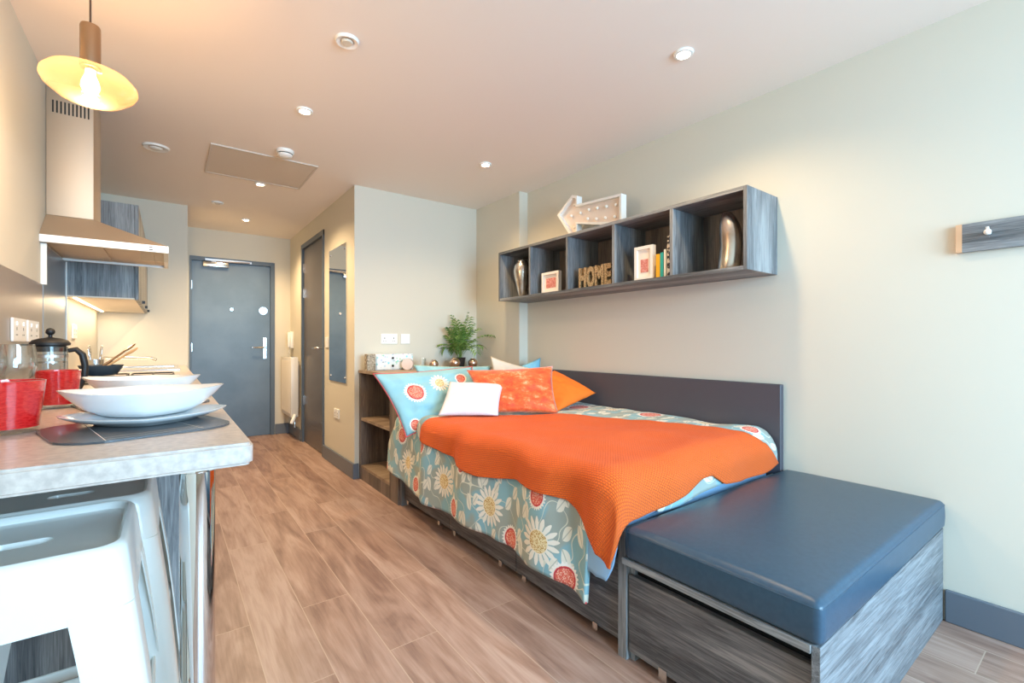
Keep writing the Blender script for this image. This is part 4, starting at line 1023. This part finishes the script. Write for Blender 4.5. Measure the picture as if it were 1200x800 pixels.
# books
for k, (y0, w, h, mt, lb) in enumerate(((1.578, .026, .135, 'bk_yel', 'yellow book with green edge, leftmost of the upright books'), (1.556, .020, .140, 'bk_teal', 'teal book between yellow and white books'),
                                        (1.540, .012, .155, 'bk_white', 'slim white book beside the teal one'), (1.513, .018, .225, 'bk_dark', 'tall dark speckled book against the cubby divider'))):
    t = empty('book', (2.29, y0+w/2, FZ), lb, 'book', 'upright books in the wall shelf')
    bm = new(); box(bm, 2.215, 2.36, y0+.0002, y0+.002, FZ, FZ+h); box(bm, 2.215, 2.36, y0+w-.002, y0+w-.0002, FZ, FZ+h); box(bm, 2.213, 2.216, y0+.0002, y0+w-.0002, FZ, FZ+h)
    link('cover', bm, M[mt], t)
    boxo('pages', M['paper'], t, 2.2161, 2.355, y0+.0021, y0+w-.0021, FZ+.003, FZ+h-.003)
# HOME letters
t = empty('letter_ornament', (2.25, 2.08, FZ), 'gold glitter letters spelling HOME in the middle cubby', 'letter ornament')
ys = [2.222, 2.149, 2.077, 1.995]; ws = [.07, .07, .078, .058]
def letter(ch, y_left, w, h):
    cu_ = bpy.data.curves.new('txt', 'FONT'); cu_.body = ch; cu_.size = 1; cu_.extrude = .1; cu_.offset = .05
    ob = bpy.data.objects.new('txt', cu_); C.objects.link(ob); bpy.context.view_layer.update()
    me = bpy.data.meshes.new_from_object(ob.evaluated_get(bpy.context.evaluated_depsgraph_get())); bpy.data.objects.remove(ob)
    bm = new(); bm.from_mesh(me); xs = [v.co.x for v in bm.verts]; zs_ = [v.co.y for v in bm.verts]; x0_, x1_, z0_, z1_ = min(xs), max(xs), min(zs_), max(zs_)
    for v in bm.verts:
        X = (v.co.x-x0_)/(x1_-x0_); Z = (v.co.y-z0_)/(z1_-z0_); D = v.co.z/.1
        v.co = Vector((2.235+D*.016, y_left-X*w, FZ+Z*h))
    link('letter', bm, M['gold'], t)
for ch, y_, w_ in zip('HOME', ys, ws): letter(ch, y_, w_-.002, .137)
# marquee arrow
t = empty('marquee_arrow', (2.335, 2.22, SZ1), 'white marquee arrow light pointing left on top of the wall shelf', 'arrow sign')
yt, ya, yj, y2_ = 1.93, 2.32, 2.40, 2.535     # tail, neck, barb, tip
def apoly(inset=0):
    i = inset
    return [(yt+i, 1.895+i), (ya+0*i, 1.940+i*.8), (ya+i, SZ1+.002+i*2.2), (ya+.072, SZ1+.002+i*2.2), (y2_-i*1.6, 2.045), (ya+.072, 2.150-i*2.2), (ya+i, 2.150-i*2.2), (ya+0*i, 2.085-i*.8), (yt+i, 2.060-i)]
AP = [(yt,1.8485),(ya,1.935),(ya,1.8485),(ya+.07,1.875),(y2_,2.035),(ya+.07,2.150),(ya,2.145),(ya,2.078),(yt,2.052)]
AP = [(1.93,1.8485+.0),(1.93,2.055),(2.325,2.080),(2.325,2.142),(2.375,2.160),(2.530,2.050),(2.375,1.8487),(2.325,1.8487),(2.325,1.945)]
cenY, cenZ = 2.25, 1.99
inner = [(1.945,1.878),(1.945,2.040),(2.338,2.066),(2.338,2.125),(2.370,2.138),(2.508,2.049),(2.372,1.880),(2.338,1.880),(2.338,1.958)]
bm = new(); xa, xb = 2.305, 2.355
O1 = [bm.verts.new((xa,y,z)) for y,z in AP]; O2 = [bm.verts.new((xb,y,z)) for y,z in AP]; I1 = [bm.verts.new((xa,y,z)) for y,z in inner]; I2 = [bm.verts.new((xb,y,z)) for y,z in inner]
n = len(AP)
for k in range(n):
    j = (k+1)%n
    bm.faces.new((O1[k],O1[j],O2[j],O2[k])); bm.faces.new((I1[k],I1[j],I2[j],I2[k])); bm.faces.new((O1[k],O1[j],I1[j],I1[k])); bm.faces.new((O2[k],O2[j],I2[j],I2[k]))
link('box_rim', bm, M['fr_white'], t)
bm = new(); prism(bm, inner, 'x', xa+.03, xa+.033); link('back_plate', bm, M['marquee'], t)
for (y, z) in ((1.99,2.00),(2.07,2.008),(2.15,2.016),(2.23,2.024),(2.31,2.02),(2.0,1.925),(2.08,1.935),(2.16,1.945),(2.24,1.965),(2.40,2.02),(2.365,2.09),(2.365,1.93)):
    bm = new(); sphere(bm, (xa+.018, y, z), .011, 14); link('small_bulb', bm, M['bulbglass'], t, smooth=60)

# coat rack
t = empty('coat_rack', (2.475, .1, 1.46), 'driftwood coat rack board with white hooks on the right wall', 'coat rack')
boxo('board', M['drift_y'], t, 2.468, 2.49, -.35, .390, 1.455, 1.563)
boxo('end_cap', M['cut'], t, 2.467, 2.49, .3901, .408, 1.455, 1.563)
for y in (.315, .10, -.12):
    bm = new(); tube(bm, [(2.468,y,1.515),(2.440,y,1.512),(2.425,y,1.518),(2.420,y,1.532)], .005, 10); sphere(bm, (2.424,y,1.514), .011, 16); lathe(bm, [(0,1.5),(.001,1.5)], 2.46, y, 6)
    link('hook', bm, M['white_pl'], t, smooth=60)

# ------------------------------------------------------------------ daylight, world, camera
L = bpy.data.lights.new('window_daylight', 'AREA'); L.shape = 'RECTANGLE'; L.size = WX1-WX0; L.size_y = WZ1-WZ0; L.energy = 185; L.color = (.46, .74, 1.0)
lo = bpy.data.objects.new('window_daylight', L); C.objects.link(lo); lo.location = ((WX0+WX1)/2, YB-.14, (WZ0+WZ1)/2); lo.rotation_euler = (math.radians(72), 0, 0); L.spread = math.radians(145)
W = bpy.data.worlds.new('World'); bpy.context.scene.world = W; W.use_nodes = True
bg = W.node_tree.nodes['Background']; bg.inputs[0].default_value = (.7, .85, 1, 1); bg.inputs[1].default_value = .5

cam = bpy.data.cameras.new('camera'); co = bpy.data.objects.new('camera', cam); C.objects.link(co)
cam.sensor_width = 36; cam.lens = 541/1200*36; cam.shift_y = 3/1200; cam.clip_start = .02
co.location = (0, 0, 1.10); co.rotation_euler = (PI/2, 0, -math.atan(404/541))
S = bpy.context.scene; S.camera = co
S.view_settings.view_transform = 'Standard'; S.view_settings.look = 'None'; S.view_settings.gamma = 1; S.view_settings.use_curve_mapping = False
S.view_settings.exposure = 0.2
try:
    S.cycles.use_denoising = True; S.cycles.denoiser = 'OPENIMAGEDENOISE'; S.cycles.max_bounces = 10; S.cycles.diffuse_bounces = 6; S.cycles.transparent_max_bounces = 16
    S.cycles.sample_clamp_indirect = 6; S.cycles.caustics_reflective = False; S.cycles.caustics_refractive = False
except Exception: pass
